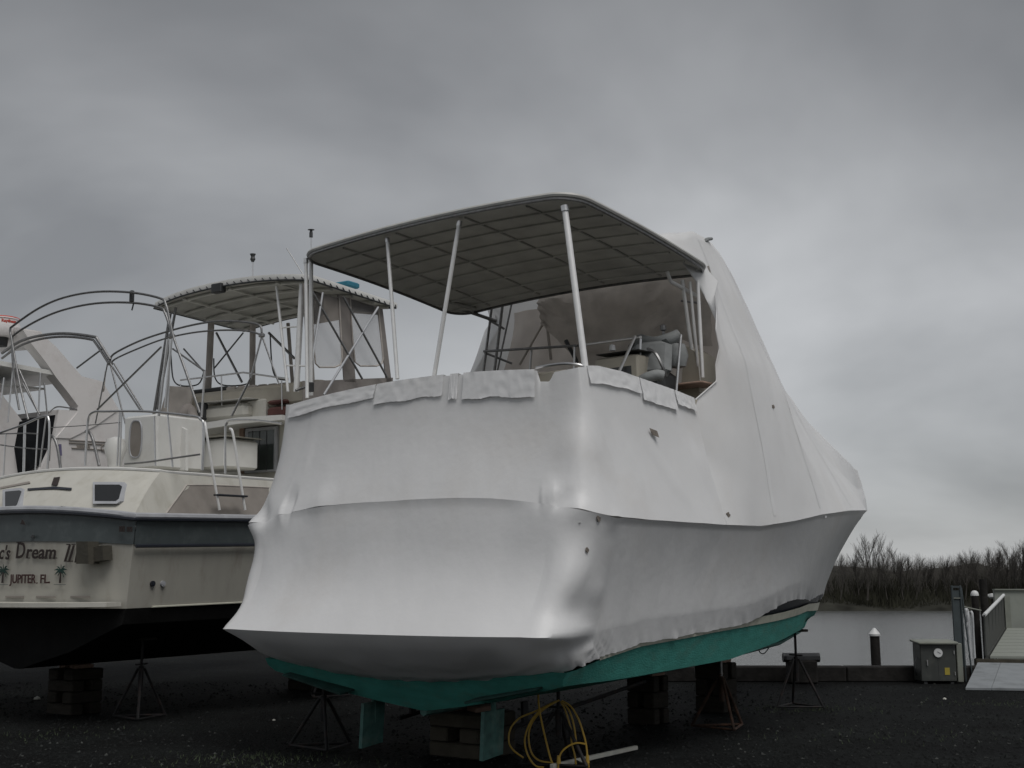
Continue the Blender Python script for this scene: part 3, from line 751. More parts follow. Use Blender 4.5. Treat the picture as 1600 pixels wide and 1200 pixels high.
# helm console
u_ = 1.9
def quadbox(px0, py0, px1, py1, u_, depth, m_, name, parent, bev=.02, label=None):
    a_ = P(px0, py1, 'u', u_); b_ = P(px1, py0, 'u', u_)
    c_ = Vector(((a_[0] + b_[0]) / 2, u_ + depth / 2, (a_[2] + b_[2]) / 2))
    return part(name, MB().box(c_, (abs(b_[0] - a_[0]), depth, abs(b_[2] - a_[2])), bevel=bev), m_, parent, label)
cs = quadbox(930, 552, 996, 612, 2.2, .45, beige, 'helm_console', A)
quadbox(944, 571, 986, 600, 2.195, .02, darkglass, 'console_screen', cs, .003)
quadbox(930, 546, 998, 554, 2.18, .5, dkgrey, 'console_cover', cs)
part('console_knob', MB().lathe([(0, .07), (.03, .06), (.035, 0), (0, 0)], P(957, 548, 'u', 2.3), 10), capw, cs)
# helm seats: folded cushions
hs = part('helm_seat', MB().box(P(1026, 604, 'u', 2.6), (.36, .4, .3), bevel=.06), dkgrey, A)
part('seat_back', MB().box(P(1018, 562, 'u', 2.5) , (.44, .14, .42), rx=R_(-18), rz=R_(15), bevel=.06), grcush, hs)
part('seat_cushion', MB().tube(cat([P(1003, 595, 'u', 2.2), P(1012, 590, 'u', 2.2), P(1026, 586, 'u', 2.25), P(1036, 588, 'u', 2.3)]), [.06] * 18 + [.05], 10), grcush, hs)
rl = part('rolled_canvas', MB().tube(cat([P(1000, 532, 'u', 2.8), P(1020, 536, 'u', 2.7), P(1040, 532, 'u', 2.7), P(1060, 524, 'u', 2.8)]), .07, 10), grcush, A)
part('roll_strap', MB().tube(cat([P(1012, 545, 'u', 2.4), P(1024, 552, 'u', 2.35), P(1034, 570, 'u', 2.35), P(1041, 588, 'u', 2.4)]), .018, 6), dsteel, rl)
mb = MB()
for k, (px, py, dx_, dz_) in enumerate(((1008, 548, .34, .12), (1022, 556, .3, .1), (1030, 544, .4, .12), (1012, 575, .3, .16), (1036, 566, .34, .14), (1046, 550, .3, .2))):
    mb.box(P(px, py, 'u', 2.75 + .02 * k), (dx_, .25, dz_), ry=R_(20 - 13 * k), rz=R_(k * 17), bevel=.04)
part('stowed_gear', mb, dkgrey, A)
part('seat_bolster', MB().lathe([(0, .14), (.09, .12), (.12, 0), (.09, -.12), (0, -.14)], P(1058, 556, 'u', 2.7), 12), grcush, A)
part('companion_panel', MB().slab([P(1070, 540, 'u', 3.0), P(1090, 552, 'u', 3.0), P(1094, 628, 'u', 3.0), P(1062, 628, 'u', 3.0)], (0, .4, 0)), beige, A)
part('panel_step', MB().box(P(1078, 603, 'u', 2.9), (.5, .4, .03), bevel=.01), woodp, A)
q_ = P(1037, 525, 'u', 2.9)
part('antenna_mount', MB().tube([q_ + Vector((0, 0, -.2)), q_ + Vector((0, 0, .06))], .018, 8).box(q_ + Vector((0, 0, .09)), (.06, .06, .08), bevel=.015), dsteel, A)
# front enclosure canvas: sags in a drape
rows = []
for i in range(37):
    f = i / 36; v_ = lerp(-.75, 1.60, f)
    zb = 4.12 + .62 * max(0, (-.05 - v_) / .75) ** 1.1 - .16 * math.exp(-((v_ - .35) / .45) ** 2) + .18 * math.exp(-((v_ - 1.05) / .3) ** 2)
    rows.append([Vector((v_, 3.42 + .10 * noise.noise(Vector((v_ * 2.2, k * .22, 1))) + .05 * noise.noise(Vector((v_ * 6 + k * .3, k * .5, 4))), lerp(5.04, zb, k / 14))) for k in range(15)])
part('front_curtain', MB().grid(rows), taupd, A, 'dark taupe front curtain hanging in folds')
rows = []  # added sheet standing in for the tent film seen from inside
for i in range(45):
    v_ = lerp(-1.74, 1.66, i / 44)
    rows.append([Vector((v_, 3.86 + .05 * noise.noise(Vector((v_ * 2, k * .2, 7))) + .02 * math.sin(v_ * 14 + k * .3), lerp(4.98, 3.35, k / 16))) for k in range(17)])
    for p in rows[-1]: p.x *= 1 - .17 * sm((p.z - 3.7) / 1.2)
part('tent_inner_sheet', MB().grid(rows), tent_brown, A, 'pale brownish sheet standing in for the tent interior ahead of the bridge')
rod('curtain_brace', P(848, 450, 'u', 3.5), P(861, 562, 'u', 3.5), .018, taupd, A); rod('curtain_brace', P(854, 496, 'u', 3.5), P(812, 570, 'u', 3.5), .014, taupd, A)
rod('curtain_brace', P(884, 532, 'u', 3.4), P(902, 566, 'u', 3.4), .025, dkgrey, A)

# ------------------------------------------------------------------ the shrink wrap itself
Wp = thing('shrink_wrap_cover', 'taut white shrink wrap film over the big boat, open round the flybridge', 'boat cover', M=FA.M)
def wrap_cols():
    """columns round the boat: (A hem, B lip, C rail, D coaming or None, sag)"""
    cols = []
    # transom, port to starboard in v
    def trans(w_):
        v = w_ * 1.95; hm = .76 + .16 * w_ * w_ + .012 * noise.noise(Vector((w_ * 9, 0, 0)))
        Bu = -.60 + .10 * abs(w_) ** 4
        return (Vector((w_ * 1.82, .06, hm)), Vector((v * 1.0, Bu, 1.235 + .01 * w_ * w_)), Vector((w_ * 2.02, -.02 - .06 * (1 - w_ * w_), 2.245 + .18 * (1 - abs(w_) ** 3.2))), Vector((w_ * 1.80, .28, 3.50 + .11 * (1 - w_ * w_))), .075)
    cor = []
    def side(u):
        f = 0 if u < 0 else 1
        zb = boot_z(u) + hemlift(u); q0 = side_pt_low(u, zb)
        c = Vector((rail_v(u) + .03, u, rail_z(u)))
        q1 = q0.lerp(c, .14); q1.x -= .01
        d = Vector((1.86, u, interp(u, [(0, 3.5), (.6, 3.56), (1.03, 3.55), (1.5, 3.51), (2, 3.47), (2.46, 3.42)]))) if u <= 2.4601 else None
        return (q0, q1, c, d, .035 if u < 5 else .0)
    return trans, side
def hemlift(u):
    # the film lifts off the boot stripe toward the bow in three scallops
    if u < 3.0: return .02 * noise.noise(Vector((u * 3, 1, 1))) + .03
    s_ = sm((u - 3.0) / 2.0); 
    sc_ = abs(math.sin((u - 3.2) * 1.15)) ** .7
    k = 1 - sm((u - 8.6) / .8)
    return .03 + s_ * k * (.09 + .10 * sc_) + .015 * noise.noise(Vector((u * 5, 1, 1)))
def inv_side(u, f): return side_pt(u, f, -.03)
def side_pt_low(u_rail, z):
    zb = boot_z(min(u_rail if u_rail < 6 else 6 + (u_rail - 6) * (9.42 - 6) / (12.05 - 6), 9.42)); zt = rail_z(u_rail)
    f = max(0, min(1, (z - zb) / (zt - zb)))
    return side_pt(u_rail, f, -.03)
trans, side_fn = wrap_cols()
def side_col(u):
    ub = u if u < 6 else 6 + (u - 6) * (9.42 - 6) / (12.05 - 6)
    zlow = boot_z(ub) + hemlift(ub)
    zb = boot_z(ub); zt = rail_z(u); f0 = (zlow - zb) / (zt - zb)
    NB, NC = 16, 26
    pts = []
    fm = f0 + (1 - f0) * .2
    for k in range(NB): pts.append(side_pt(u, lerp(f0, fm, k / NB), -.035))
    for k in range(NC + 1):
        f = lerp(fm, 1, k / NC); p = side_pt(u, f, -.035)
        p.x -= .03 * math.sin(math.pi * k / NC) * sm((6 - u) / 2)
        pts.append(p)
    c = pts[-1]; pts[-1] = Vector((c.x + .02, c.y, c.z))
    return pts
NB, NC = 16, 26
def trans_col(w_):
    a_, b_, c_, d_, sg = trans(w_)
    pts = []
    for k in range(NB):
        t_ = k / NB; p = a_.lerp(b_, t_); p.z -= .05 * math.sin(math.pi * t_); pts.append(p)
    # round, tight lip then a hollow sweep to the rail
    for k in range(NC + 1):
        t_ = k / NC; p = b_.lerp(c_, t_)
        p.y += sg * math.sin(math.pi * min(1, t_ * 1.05)) ** 1.0 + .10 * math.sin(math.pi * t_) * (1 - t_)
        p.y += .035 * (1 - math.exp(-(1 - t_) / .035)) * math.exp(-(1 - t_) / .45) * (1 - sm((abs(w_) - .62) / .25)) * sm((w_ + .50) / .5)
        p.x *= 1 - .030 * math.sin(math.pi * t_) * abs(w_) ** 3
        pts.append(p)
    return pts
def upper_col_t(w_):
    a_, b_, c_, d_, sg = trans(w_); o_ = []
    for k in range(25):
        t_ = k / 24; p = c_.lerp(d_, t_); p.z -= t_ ** 7 * .10 * sm((w_ - .79) / .02) * (1 - sm((w_ - .86) / .05)); p.y += .05 * math.sin(math.pi * t_) ** 1; p.x *= 1 - .02 * math.sin(math.pi * t_) * abs(w_) ** 3; o_.append(p)
    return o_
def upper_col_s(u):
    c_ = side_col(u)[-1]; d_ = Vector((1.86, u, interp(u, [(0, 3.5), (.6, 3.56), (1.03, 3.55), (1.5, 3.51), (2, 3.47), (2.46, 3.42)]))); o_ = []
    for k in range(25):
        t_ = k / 24; p = c_.lerp(d_, t_); p.x -= .045 * math.sin(math.pi * t_); o_.append(p)
    return o_
def corner_blend(p, q, t_):
    """bezier through the corner so the film turns on a soft radius"""
    return p, q
def build_ring(tc, scol, umax, nT, nS, ucor=.30, wcor=.90):
    """columns port bow -> stern -> starboard bow"""
    half = []
    for i in range(nT + 1): half.append(tc(wcor * i / nT))
    # corner: quadratic blend between transom column at wcor and side column at ucor, via full corner point
    e0, e1 = tc(wcor), scol(ucor); w1 = tc(1.0)
    for i in range(1, 12):
        t_ = i / 12; col = []
        for p, q, m_ in zip(e0, e1, w1):
            c_ = Vector((max(q.x, p.x, m_.x), min(p.y, m_.y) * .8, (p.z + q.z) / 2))
            c_ = Vector((q.x, p.y, (p.z + q.z) / 2)); c_ = c_.lerp((p + q) / 2, .12)
            if len(e0) > 30: kk = len(col); c_.x += .22 * math.exp(-((kk - NB) / 3.5) ** 2); c_.y -= .06 * math.exp(-((kk - NB) / 4.5) ** 2); c_.x += .13 * math.exp(-((kk - NB - 11) / 7) ** 2); c_.y -= .12 * math.exp(-((kk - NB - 11) / 7) ** 2)
            col.append(p * (1 - t_) ** 2 + c_ * (2 * t_ * (1 - t_)) + q * t_ * t_)
        half.append(col)
    for i in range(nS + 1): half.append(scol(lerp(ucor, umax, (i / nS))))
    left = [[Vector((-p.x, p.y, p.z)) for p in c] for c in half[:0:-1]]
    return left + half
def film_noise(p, amp=1.0):
    n_ = .010 * noise.noise(p * 1.1) + .005 * noise.noise(Vector((p.x * 3, p.y * 3, p.z * 1.2)))
    return n_ * amp
BUMPS = [(1.80, -.03, 2.42, .030, .09), (1.98, .05, 2.26, .035, .09), (2.14, .35, 2.17, .02, .07), (-2.08, -.05, 2.29, .13, .14), (-1.55, -.05, 2.40, .035, .10), (-1.85, 0, 2.32, -.04, .10), (-1.0, -.03, 2.45, .02, .15), (1.93, .2, 2.85, .035, .22), (2.07, .28, 1.55, .03, .12),
         (1.7, -.1, 2.38, -.03, .07), (-1.6, .05, 2.05, -.035, .18), (2.0, 2.3, 2.75, .02, .3)]
FOLDS = []
def fold(x0, y0, x1, y1, ax, val, am, wd):
    a_, b_ = FA.h(x0, y0, ax, val), FA.h(x1, y1, ax, val); FOLDS.append((a_, b_, am, wd, (a_ - b_).length))
for f_ in ((925, 600, 950, 780, 'v', 1.98, .012, .030), (905, 620, 900, 780, 'v', 1.95, .014, .035), (960, 600, 1000, 800, 'v', 2.0, .008, .025), (1018, 680, 1075, 812, 'v', 2.02, .008, .03), (1080, 630, 1120, 815, 'v', 2.02, .010, .03),
           (855, 760, 862, 800, 'u', 0, .018, .02), (872, 770, 885, 790, 'u', 0, -.02, .03), (480, 640, 462, 780, 'u', .12, .008, .05), (452, 770, 455, 815, 'u', 0, -.03, .025), (404, 780, 407, 815, 'u', 0, -.03, .03), 
           (915, 850, 880, 960, 'v', 2.0, .012, .06), (940, 830, 935, 960, 'v', 2.0, .010, .04), (975, 830, 985, 980, 'v', 2.0, .006, .03), (1040, 840, 1050, 980, 'v', 2.0, .006, .03), (1105, 840, 1110, 960, 'v', 1.95, .006, .03), (890, 1005, 860, 940, 'u', -.2, .012, .04)):
    fold(*f_)
def displace(rows_, center=(0, 4, 2), hem_row=True):
    n_ = len(rows_[0]); out_ = []
    for i, c in enumerate(rows_):
        a_ = rows_[max(i - 1, 0)]; b_ = rows_[min(i + 1, len(rows_) - 1)]; nc = []
        for k, p in enumerate(c):
            t1 = b_[k] - a_[k]; t2 = c[min(k + 1, n_ - 1)] - c[max(k - 1, 0)]
            nn = t1.cross(t2)
            if nn.length < 1e-7: nc.append(p); continue
            nn.normalize()
            oc = Vector((p.x, p.y - 4, 0))
            if nn.dot(oc) < 0: nn = -nn
            d = film_noise(p)
            for bx, by, bz, am, rd in BUMPS:
                e2 = (p.x - bx) ** 2 + (p.y - by) ** 2 + (p.z - bz) ** 2
                if e2 < rd * rd * 6: d += am * math.exp(-e2 / (rd * rd))
            for fa, fb, am, wd, fl in FOLDS:
                if abs(p.x - fa.x) > 1 or abs(p.y - (fa.y + fb.y) / 2) > fl: continue
                ab = fb - fa; t_ = max(0, min(1, (p - fa).dot(ab) / (fl * fl))); e2 = (p - fa.lerp(fb, t_)).length
                if e2 < wd * 6: d += am * math.exp(-((max(0, e2 - .06)) / wd) ** 2) * math.sin(math.pi * min(1, max(0, .1 + t_ * .85))) * (1.1 if e2 < .5 else 0)
            d += .0015 * noise.noise(Vector((p.x * 7, p.y * 7, p.z * 4))) + .0008 * noise.noise(Vector((p.x * 15 + p.z * 6, p.y * 15, p.z * 8)))
            if hem_row:
                # gathered film toward the hem: fine diagonal pleats
                hk = math.exp(-max(0, k) / 7.0)
                s_ = (p.y * 1.0 + p.x * .35)
                d += hk * .020 * (noise.noise(Vector((s_ * 9 + p.z * 6, p.z * 2, 3))) + .6 * noise.noise(Vector((s_ * 22 - p.z * 8, 0, 7)))) * (1 if p.y > .1 else .45)
                # stress folds near the quarter and stem
                q_ = math.exp(-((p.y - .35) / .45) ** 2) * math.exp(-((p.z - 1.0) / .25) ** 2) * (1 if p.x > 0 else .6)
                d += q_ * .016 * math.sin((p.y * 1.1 + p.z * .9) * 48 + 3 * noise.noise(p * 4))
                st = sm((p.y - 8.8) / 2.2)
                d += st * .010 * math.sin((p.y * .8 + p.z * .55) * 26 + 2.5 * noise.noise(p * 2.5))
            nc.append(p + nn * d)
        out_.append(nc)
    return out_
UT = 2.46
cols = build_ring(trans_col, side_col, 12.05, 110, 260)
sdisp = displace(cols)
part('skirt_film', MB().grid(sdisp), film, Wp, 'film over hull sides and transom', angle=75)
ucols = build_ring(upper_col_t, upper_col_s, UT, 110, 60)
ud = displace(ucols, hem_row=False)
part('upper_film', MB().grid(ud), film, Wp, 'film from gunwale up to the flybridge coaming', angle=75)

# tent forward of the opening
def tent_station(rail, pts, nr=26):
    return resample([rail] + pts, nr)
def rl_(u): 
    p = side_col(u)[-1]; return Vector(p)
SIL = [(1110, 376, 1.25), (1130, 405, 1.15), (1150, 440, 1.0), (1168, 480, .95), (1185, 520, .9), (1200, 555, .85), (1215, 590, .78), (1235, 622, .68), (1255, 650, .58), (1278, 674, .44), (1300, 695, .30), (1318, 714, .16), (1335, 732, .06)]
silp = [P(x_, y_, 'v', v_) for x_, y_, v_ in SIL]
edge = [rl_(UT), Vector((1.93, UT, 2.8)), Vector((1.86, UT, 3.42)), Vector((1.93, 2.82, 3.64)), Vector((1.91, 2.86, 3.82)), Vector((1.93, 2.92, 4.0)), Vector((1.91, 2.90, 4.2)), Vector((1.87, 3.02, 4.42)), Vector((1.85, 3.04, 4.6)), Vector((1.83, 3.17, 4.78)), Vector((1.70, 3.08, 4.98)), Vector((1.63, 2.5, 5.06)), Vector((1.60, 2.0, 5.12)), Vector((1.52, 1.75, 5.17))]
edge2 = [Vector((1.52, 1.75, 5.17)), Vector((1.35, 1.75, 5.24)), Vector((1.0, 1.9, 5.30)), Vector((.5, 1.9, 5.32)), Vector((0, 1.9, 5.34))]
st = []
st.append((edge, edge2))
def stn(u, shoulder, mid=None, cz=.05, cu=0.0):
    r = rl_(u); s_ = Vector(shoulder); m_ = r.lerp(s_, .5) - Vector((.05, 0, 0)) if mid is None else Vector(mid)
    m1_ = r.lerp(m_, .5); 
    c_ = Vector((0, s_.y + cu, s_.z + cz))
    return ([r, m1_ + Vector((.01, 0, 0)), m_, m_.lerp(s_, .5), s_], [s_, s_.lerp(c_, .5) + Vector((0, 0, cz * .4)), c_])
st.append(stn(2.95, (1.52, 2.95, 5.30), (1.95, 3.05, 3.9), .12))
st.append(stn(3.5, (1.45, 3.35, 5.46), (1.93, 3.45, 3.9), .08))
st.append(stn(4.1, tuple(silp[0]), (1.86, 4.1, 3.95), .0))
st.append(stn(4.9, tuple(silp[1]), (1.78, 4.9, 3.7), -.02))
idx = [2, 3, 4, 5, 6, 7, 8, 9, 10, 11]
for i in idx:
    s_ = silp[i]; st.append(stn(s_.y, tuple(s_), None, .02 * (1 if i < 9 else .3)))
s_ = silp[12]; st.append(stn(min(s_.y, 11.85), (0.06, min(s_.y, 11.8), s_.z), None, .0))
st.append(([rl_(12.05), rl_(12.05) + Vector((0, -.03, .2)), Vector((0.02, 11.95, 2.95)), Vector((0.01, 11.86, 3.1)), Vector((0.01, 11.82, silp[12].z - .02))], [Vector((0.01, 11.82, silp[12].z - .02)), Vector((0, 11.82, silp[12].z - .02))]))
stc = [resample(a_, 41) + resample(b_, 17)[1:] for a_, b_ in st]
ext = []
for i in range(len(stc) - 1):
    n_ = max(3, int((stc[i + 1][20] - stc[i][20]).length / .07))
    for k in range(n_):
        t_ = k / n_
        # piecewise straight lofts between frames with a slight hollow: taut film on a frame
        row = []
        for a_, b_ in zip(stc[i], stc[i + 1]):
            p = a_.lerp(b_, t_)
            row.append(p)
        ext.append(row)
ext.append(stc[-1])
# light smoothing along the length keeps seams soft
for _ in range(4):
    new = [ext[0]]
    for i in range(1, len(ext) - 1): new.append([(a_ + b_ * 2 + c_) / 4 for a_, b_, c_ in zip(ext[i - 1], ext[i], ext[i + 1])])
    new.append(ext[-1]); ext = new
for i, row in enumerate(ext):        # stay on the rail after smoothing
    r = row[0]; tgt = rl_(min(max(r.y, UT), 12.05)); row[0] = tgt
def tent_noise(rows_):
    o_ = []
    for i, row in enumerate(rows_):
        nr = []
        for k, p in enumerate(row):
            e_ = min(1, i / 4) * min(1, k / 3)
            d = .012 * noise.noise(p * 1.4) + .008 * noise.noise(Vector((p.x * 2, p.y * 5, p.z * 1.5)))
            tpk = math.exp(-((p.y - 2.6) / .9) ** 2) * sm((p.z - 4.9) / .25)
            d2 = tpk * (.045 * noise.noise(Vector((p.x * 3.5, p.y * 2.2, 2))) + .02 * noise.noise(Vector((p.x * 9, p.y * 5, 8))))
            nr.append(Vector((p.x + d * e_ * (1 if p.x > 0.02 else 0), p.y, p.z + d2 * e_ + d * e_ * .5)))
        o_.append(nr)
    return o_
ext = tent_noise(ext)
full = [[Vector((-p.x, p.y, p.z)) for p in row[:0:-1]][:] for row in ext]
full = []
def port_y(p):
    if p.z < 3.3: return p.y
    ye = interp(p.z, [(3.3, 2.46), (3.42, 2.7), (3.64, 3.25), (4.27, 3.55), (4.9, 3.8), (5.2, 3.3), (5.35, 2.6)])
    return max(p.y, lerp(p.y, ye, sm((p.x - .3) / .6)))
for row in ext:
    left = [Vector((-p.x, port_y(p), p.z)) for p in row]
    full.append(row[:-1] + left[::-1])
part('tent_film', MB().grid(full), film2, Wp, 'peaked film over the forward hardtop and foredeck', angle=75)
# rolled edge of the opening
er_ = resample(edge[2:9], 60)
for sg in (1,):
    part('rolled_edge', MB().tube([(sg * (p.x + .008), p.y - .012, p.z) for p in er_], .008, 6), film, Wp)
# welded seams that run up the tent
def seam(px_list, vfun, name='seam_tape', wd=.05):
    pass
def surf_pt(u, k):
    best = min(range(len(ext)), key=lambda i: abs(ext[i][k].y - u)); return ext[best][k]
for uu, w_ in ((3.6, .07), (5.0, .06), (6.7, .06)):
    i_ = min(range(len(ext)), key=lambda i: abs(ext[i][0].y - uu))
    rr_ = []
    for k in range(1, 40):
        p = ext[i_][k]; q = ext[min(i_ + 1, len(ext) - 1)][k]; d = (q - p).normalized() * w_ / 2; o_ = Vector((.004, 0, .001))
        rr_.append([p - d + o_, p + d + o_])
    part('seam_tape', MB().grid(rr_), film2, Wp)
# horizontal patch seam on the bow side
i0 = min(range(len(ext)), key=lambda i: abs(ext[i][0].y - 4.7)); i1 = min(range(len(ext)), key=lambda i: abs(ext[i][0].y - 9.8))
rr_ = []
for i in range(i0, i1):
    zt = 3.02 + (i - i0) / (i1 - i0) * -.06; k = min(range(40), key=lambda k: abs(ext[i][k].z - zt)); p = ext[i][k]
    rr_.append([Vector((p.x + .008, p.y, zt - .015)), Vector((p.x + .006, p.y, zt + .015))])
# flaps folded over the coaming
def wrap_pt(side, s_, dz, off):
    """side 't': s_=w on the transom; 's': s_=u on starboard, 'p' port"""
    if side == 't':
        c = upper_col_t(s_); p = c[-1].copy(); q = c[18]; o_ = Vector((0, -off, 0))
    else:
        c = upper_col_s(s_); p = c[-1].copy(); q = c[18]; o_ = Vector((off, 0, 0))
    L_ = (p - q).length; r = p.lerp(q, dz / L_) + o_
    if side == 'p': r.x = -r.x
    return r
def flap(side, s0, s1, drop, seed, m_=film, lift=.02):
    rr_ = []; n_ = 48
    for i in range(n_ + 1):
        s_ = lerp(s0, s1, i / n_); col = []
        dr = drop * (1 + (.13 * noise.noise(Vector((i * .07, seed, 0)))) + .03 * noise.noise(Vector((i * .5, seed, 9))))
        for k in range(-2, 9):
            f = k / 8
            if k < 0: p = wrap_pt(side, s_, 0, .004) + Vector((0, 0, .012)) + (Vector((0, .05 * -k, -.01)) if side == 't' else Vector((.05 * k * (1 if side == 's' else -1), 0, -.01)))
            else:
                off = .014 + lift * (f ** 1.5) * (1.1 + noise.noise(Vector((i * .15, seed * 3, f * 2)))) + (.006 * noise.noise(Vector((i * .22, f * 4, seed)))) + .003 * noise.noise(Vector((i * .6, f * 9, seed)))
                p = wrap_pt(side, s_, dr * f, max(off, .006)) + Vector((0, 0, .014 * (1 - f)))
            col.append(p)
        rr_.append(col)
    o = part('film_flap', MB().grid(rr_), m_, Wp)
    return o
for k, (s0, s1, dr) in enumerate(((-.98, -.30, .13), (-.29, .19, .20), (.235, .29, .24), (.325, .78, .25))): flap('t', s0, s1, dr, k + 1, lift=.008)
for k, (s0, s1, dr) in enumerate(((.42, 1.32, .15), (1.34, 2.0, .20), (2.02, 2.42, .13))): flap('s', s0, s1, dr, k + 21, lift=.012)
for k, (s0, s1, dr) in enumerate(((.42, 1.0, .2), (1.05, 1.7, .22), (1.75, 2.4, .2))): flap('p', s0, s1, dr, k + 31)
# loose lifted tab with a small dark opening
c_ = P(1018, 678, 'v', 1.93)
part('tape_tab', MB().slab([c_ + Vector((.02, -.07, .05)), c_ + Vector((.025, .06, .03)), c_ + Vector((.05, .05, -.035)), c_ + Vector((.02, -.03, -.01))], (.004, 0, 0)), smut, Wp)
def scuff(px, py, ax, val, sz):
    c = P(px, py, ax, val)
    n_ = 12; ring = []
    for k in range(n_):
        a = 2 * math.pi * k / n_; r = sz * random.uniform(.6, 1.1)
        d = Vector((0, math.cos(a) * r, math.sin(a) * r)) if ax == 'v' else Vector((math.cos(a) * r, 0, math.sin(a) * r))
        ring.append(c + d)
    part('vent_plug', MB().slab(ring, (.008, 0, 0) if ax == 'v' else (0, -.008, 0)), smut, Wp)
def film_spot(px, py, sz, m_=smut, name='vent_plug'):
    best = None
    for grd in (sdisp, ud, full):
        for col in grd:
            for p in col:
                q = FA.w(p) - EYE; c_, s_ = math.cos(PITCH), math.sin(PITCH); d_ = q.y * c_ + q.z * s_
                X = 800 + FPX * q.x / d_; Y = 600 - FPX * (-q.y * s_ + q.z * c_) / d_
                e_ = (X - px) ** 2 + (Y - py) ** 2
                if e_ < 36 and (best is None or d_ < best[0] - .3 or (abs(d_ - best[0]) < .3 and e_ < best[2])): best = (d_, p, e_)
    if not best: return
    c = Vector(best[1]); out_ = Vector((1, -.15, 0)).normalized(); t1 = Vector((.15, 1, 0)).normalized()
    ring = []
    for k in range(11):
        a = 2 * math.pi * k / 11; r_ = sz * random.uniform(.5, 1.1); ring.append(c + out_ * .004 + t1 * math.cos(a) * r_ + Vector((0, 0, math.sin(a) * r_)))
    part(name, MB().slab(ring, out_ * .008), m_, Wp)
film_spot(1135, 803, .035); film_spot(1205, 639, .028); film_spot(932, 808, .03); film_spot(919, 862, .025); film_spot(1289, 808, .022, tape, 'film_patch')
# deck tip that pokes out of the tent top
c_ = P(1098, 378, 'v', 1.3); d_ = P(1112, 373, 'v', 1.3)
part('outrigger_tip', MB().tube([c_, c_.lerp(d_, .6) + Vector((0, 0, .01)), d_], [.035, .022, .018], 8), grcush, A)

# ================================================================== SECOND BOAT
def Q(px, py, ax, val): return FB.h(px, py, ax, val)
B = thing('aft_cabin_motor_yacht', 'cream aft cabin motor yacht with black bottom and blue grey band, stern lettered', 'boat', M=FB.M)
def b_rail_v(u): return 2.1 if u < 5 else 2.1 * max(0, 1 - ((u - 5) / 6.6) ** 2.2)
def b_rail_z(u): return 2.46 + .012 * u + .55 * sm((u - 4) / 7)
def b_wl_v(u): return 1.97 if u < 4 else 1.97 * max(0, 1 - ((u - 4) / 6.6) ** 2.0)
def b_sec(u, z_lo, z_hi, n_=5, off=0):
    out_ = []
    for k in range(n_):
        z = lerp(z_lo, z_hi, k / (n_ - 1)); f = (z - 1.38) / (b_rail_z(u) - 1.38)
        ub = u if u < 6 else 6 + (u - 6) * lerp(4.6 / 5.6, 1, max(0, min(1, f)))
        out_.append(Vector((max(0, lerp(b_wl_v(ub), b_rail_v(u), f)) + off, ub, z)))
    return out_
def b_camber(x_): return -.26 * (1 - (x_ / 2.1) ** 2)
UB = [.0 + 11.6 * i / 60 for i in range(61)]
def hull_band(zl, zh, m_, name, off=0, label=None, crown=0):
    mb = MB()
    for sg in (1, -1):
        rr_ = []
        for u in UB: rr_.append([Vector((sg * q.x, q.y, q.z)) for q in b_sec(u, zl(u), zh(u), 6, off)])
        mb.grid(rr_ if sg > 0 else rr_[::-1])
    rr_ = []
    for i in range(41):
        w_ = -1 + 2 * i / 40; col = []
        for k in range(6):
            z = lerp(zl(0) + crown * .5 * (1 - w_ ** 2) * (1 if zl(0) > 1.5 else 0), zh(0) + crown * (1 - w_ ** 2) * (1 if zh(0) > 1.9 else 0), k / 5)
            f = (z - 1.38) / (b_rail_z(0) - 1.38); x_ = w_ * (lerp(1.97, 2.1, min(f, 1)) + off)
            col.append(Vector((x_, -.26 * (1 - w_ * w_) - off, z)))
        rr_.append(col)
    mb.grid(rr_)
    return part(name, mb, m_, B, label)
hull_band(lambda u: 1.38, lambda u: b_rail_z(u) - .33, cream_shade, 'hull_side', 0, None, .14)
hull_band(lambda u: b_rail_z(u) - .33, lambda u: b_rail_z(u) - .02, greyband, 'grey_band', .012, 'blue grey band under the rub rail', .14)
mbb = MB()
for sg in (1, -1): mbb.tube([(sg * (b_rail_v(u) + .01), u, b_rail_z(u) - .35) for u in UB[:-1]], .022, 6)
part('band_moulding', mbb, navy, B)
rp_ = [(x_, b_camber(x_) - .02, b_rail_z(0) + .14 * (1 - (x_ / 2.1) ** 2)) for x_ in [2.1 * (-1 + i / 20) for i in range(41)]]
sb = [(b_rail_v(u) + .02, u, b_rail_z(u)) for u in UB[1:-1]]
path = [(-a_, b_, c_) for a_, b_, c_ in sb[::-1]] + rp_ + sb
part('rub_rail', MB().tube(path, .045, 8), winframe, B)
part('rail_insert', MB().tube([(a_ * 1.012, b_ - (.03 if b_ < .05 else 0), c_ - .035) for a_, b_, c_ in path], .02, 6), navy, B)
# bottom
rows = []
for u in UB:
    ub = u if u < 6 else 6 + (u - 6) * 4.6 / 5.6
    vb = b_wl_v(ub); zk = interp(u, [(0, .62), (6, .55), (9.5, .75), (11.6, 1.35)])
    half = [(vb, ub, 1.385), (vb * .97, ub, lerp(1.385, zk, .25)), (vb * .5, ub, lerp(1.385, zk, .7)), (0.05, ub, zk)]
    rows.append(half + [(-x_, y_, z_) for x_, y_, z_ in half[::-1]])
mb = MB().grid(rows); mb.add(rows[0], [tuple(range(8))]); part('hull_bottom', mb, black, B, 'black antifouling bottom')
part('boot_line', MB().tube([(b_wl_v(u) + .01, u, 1.385) for u in UB[2:30]], .012, 6), bootcr, B)
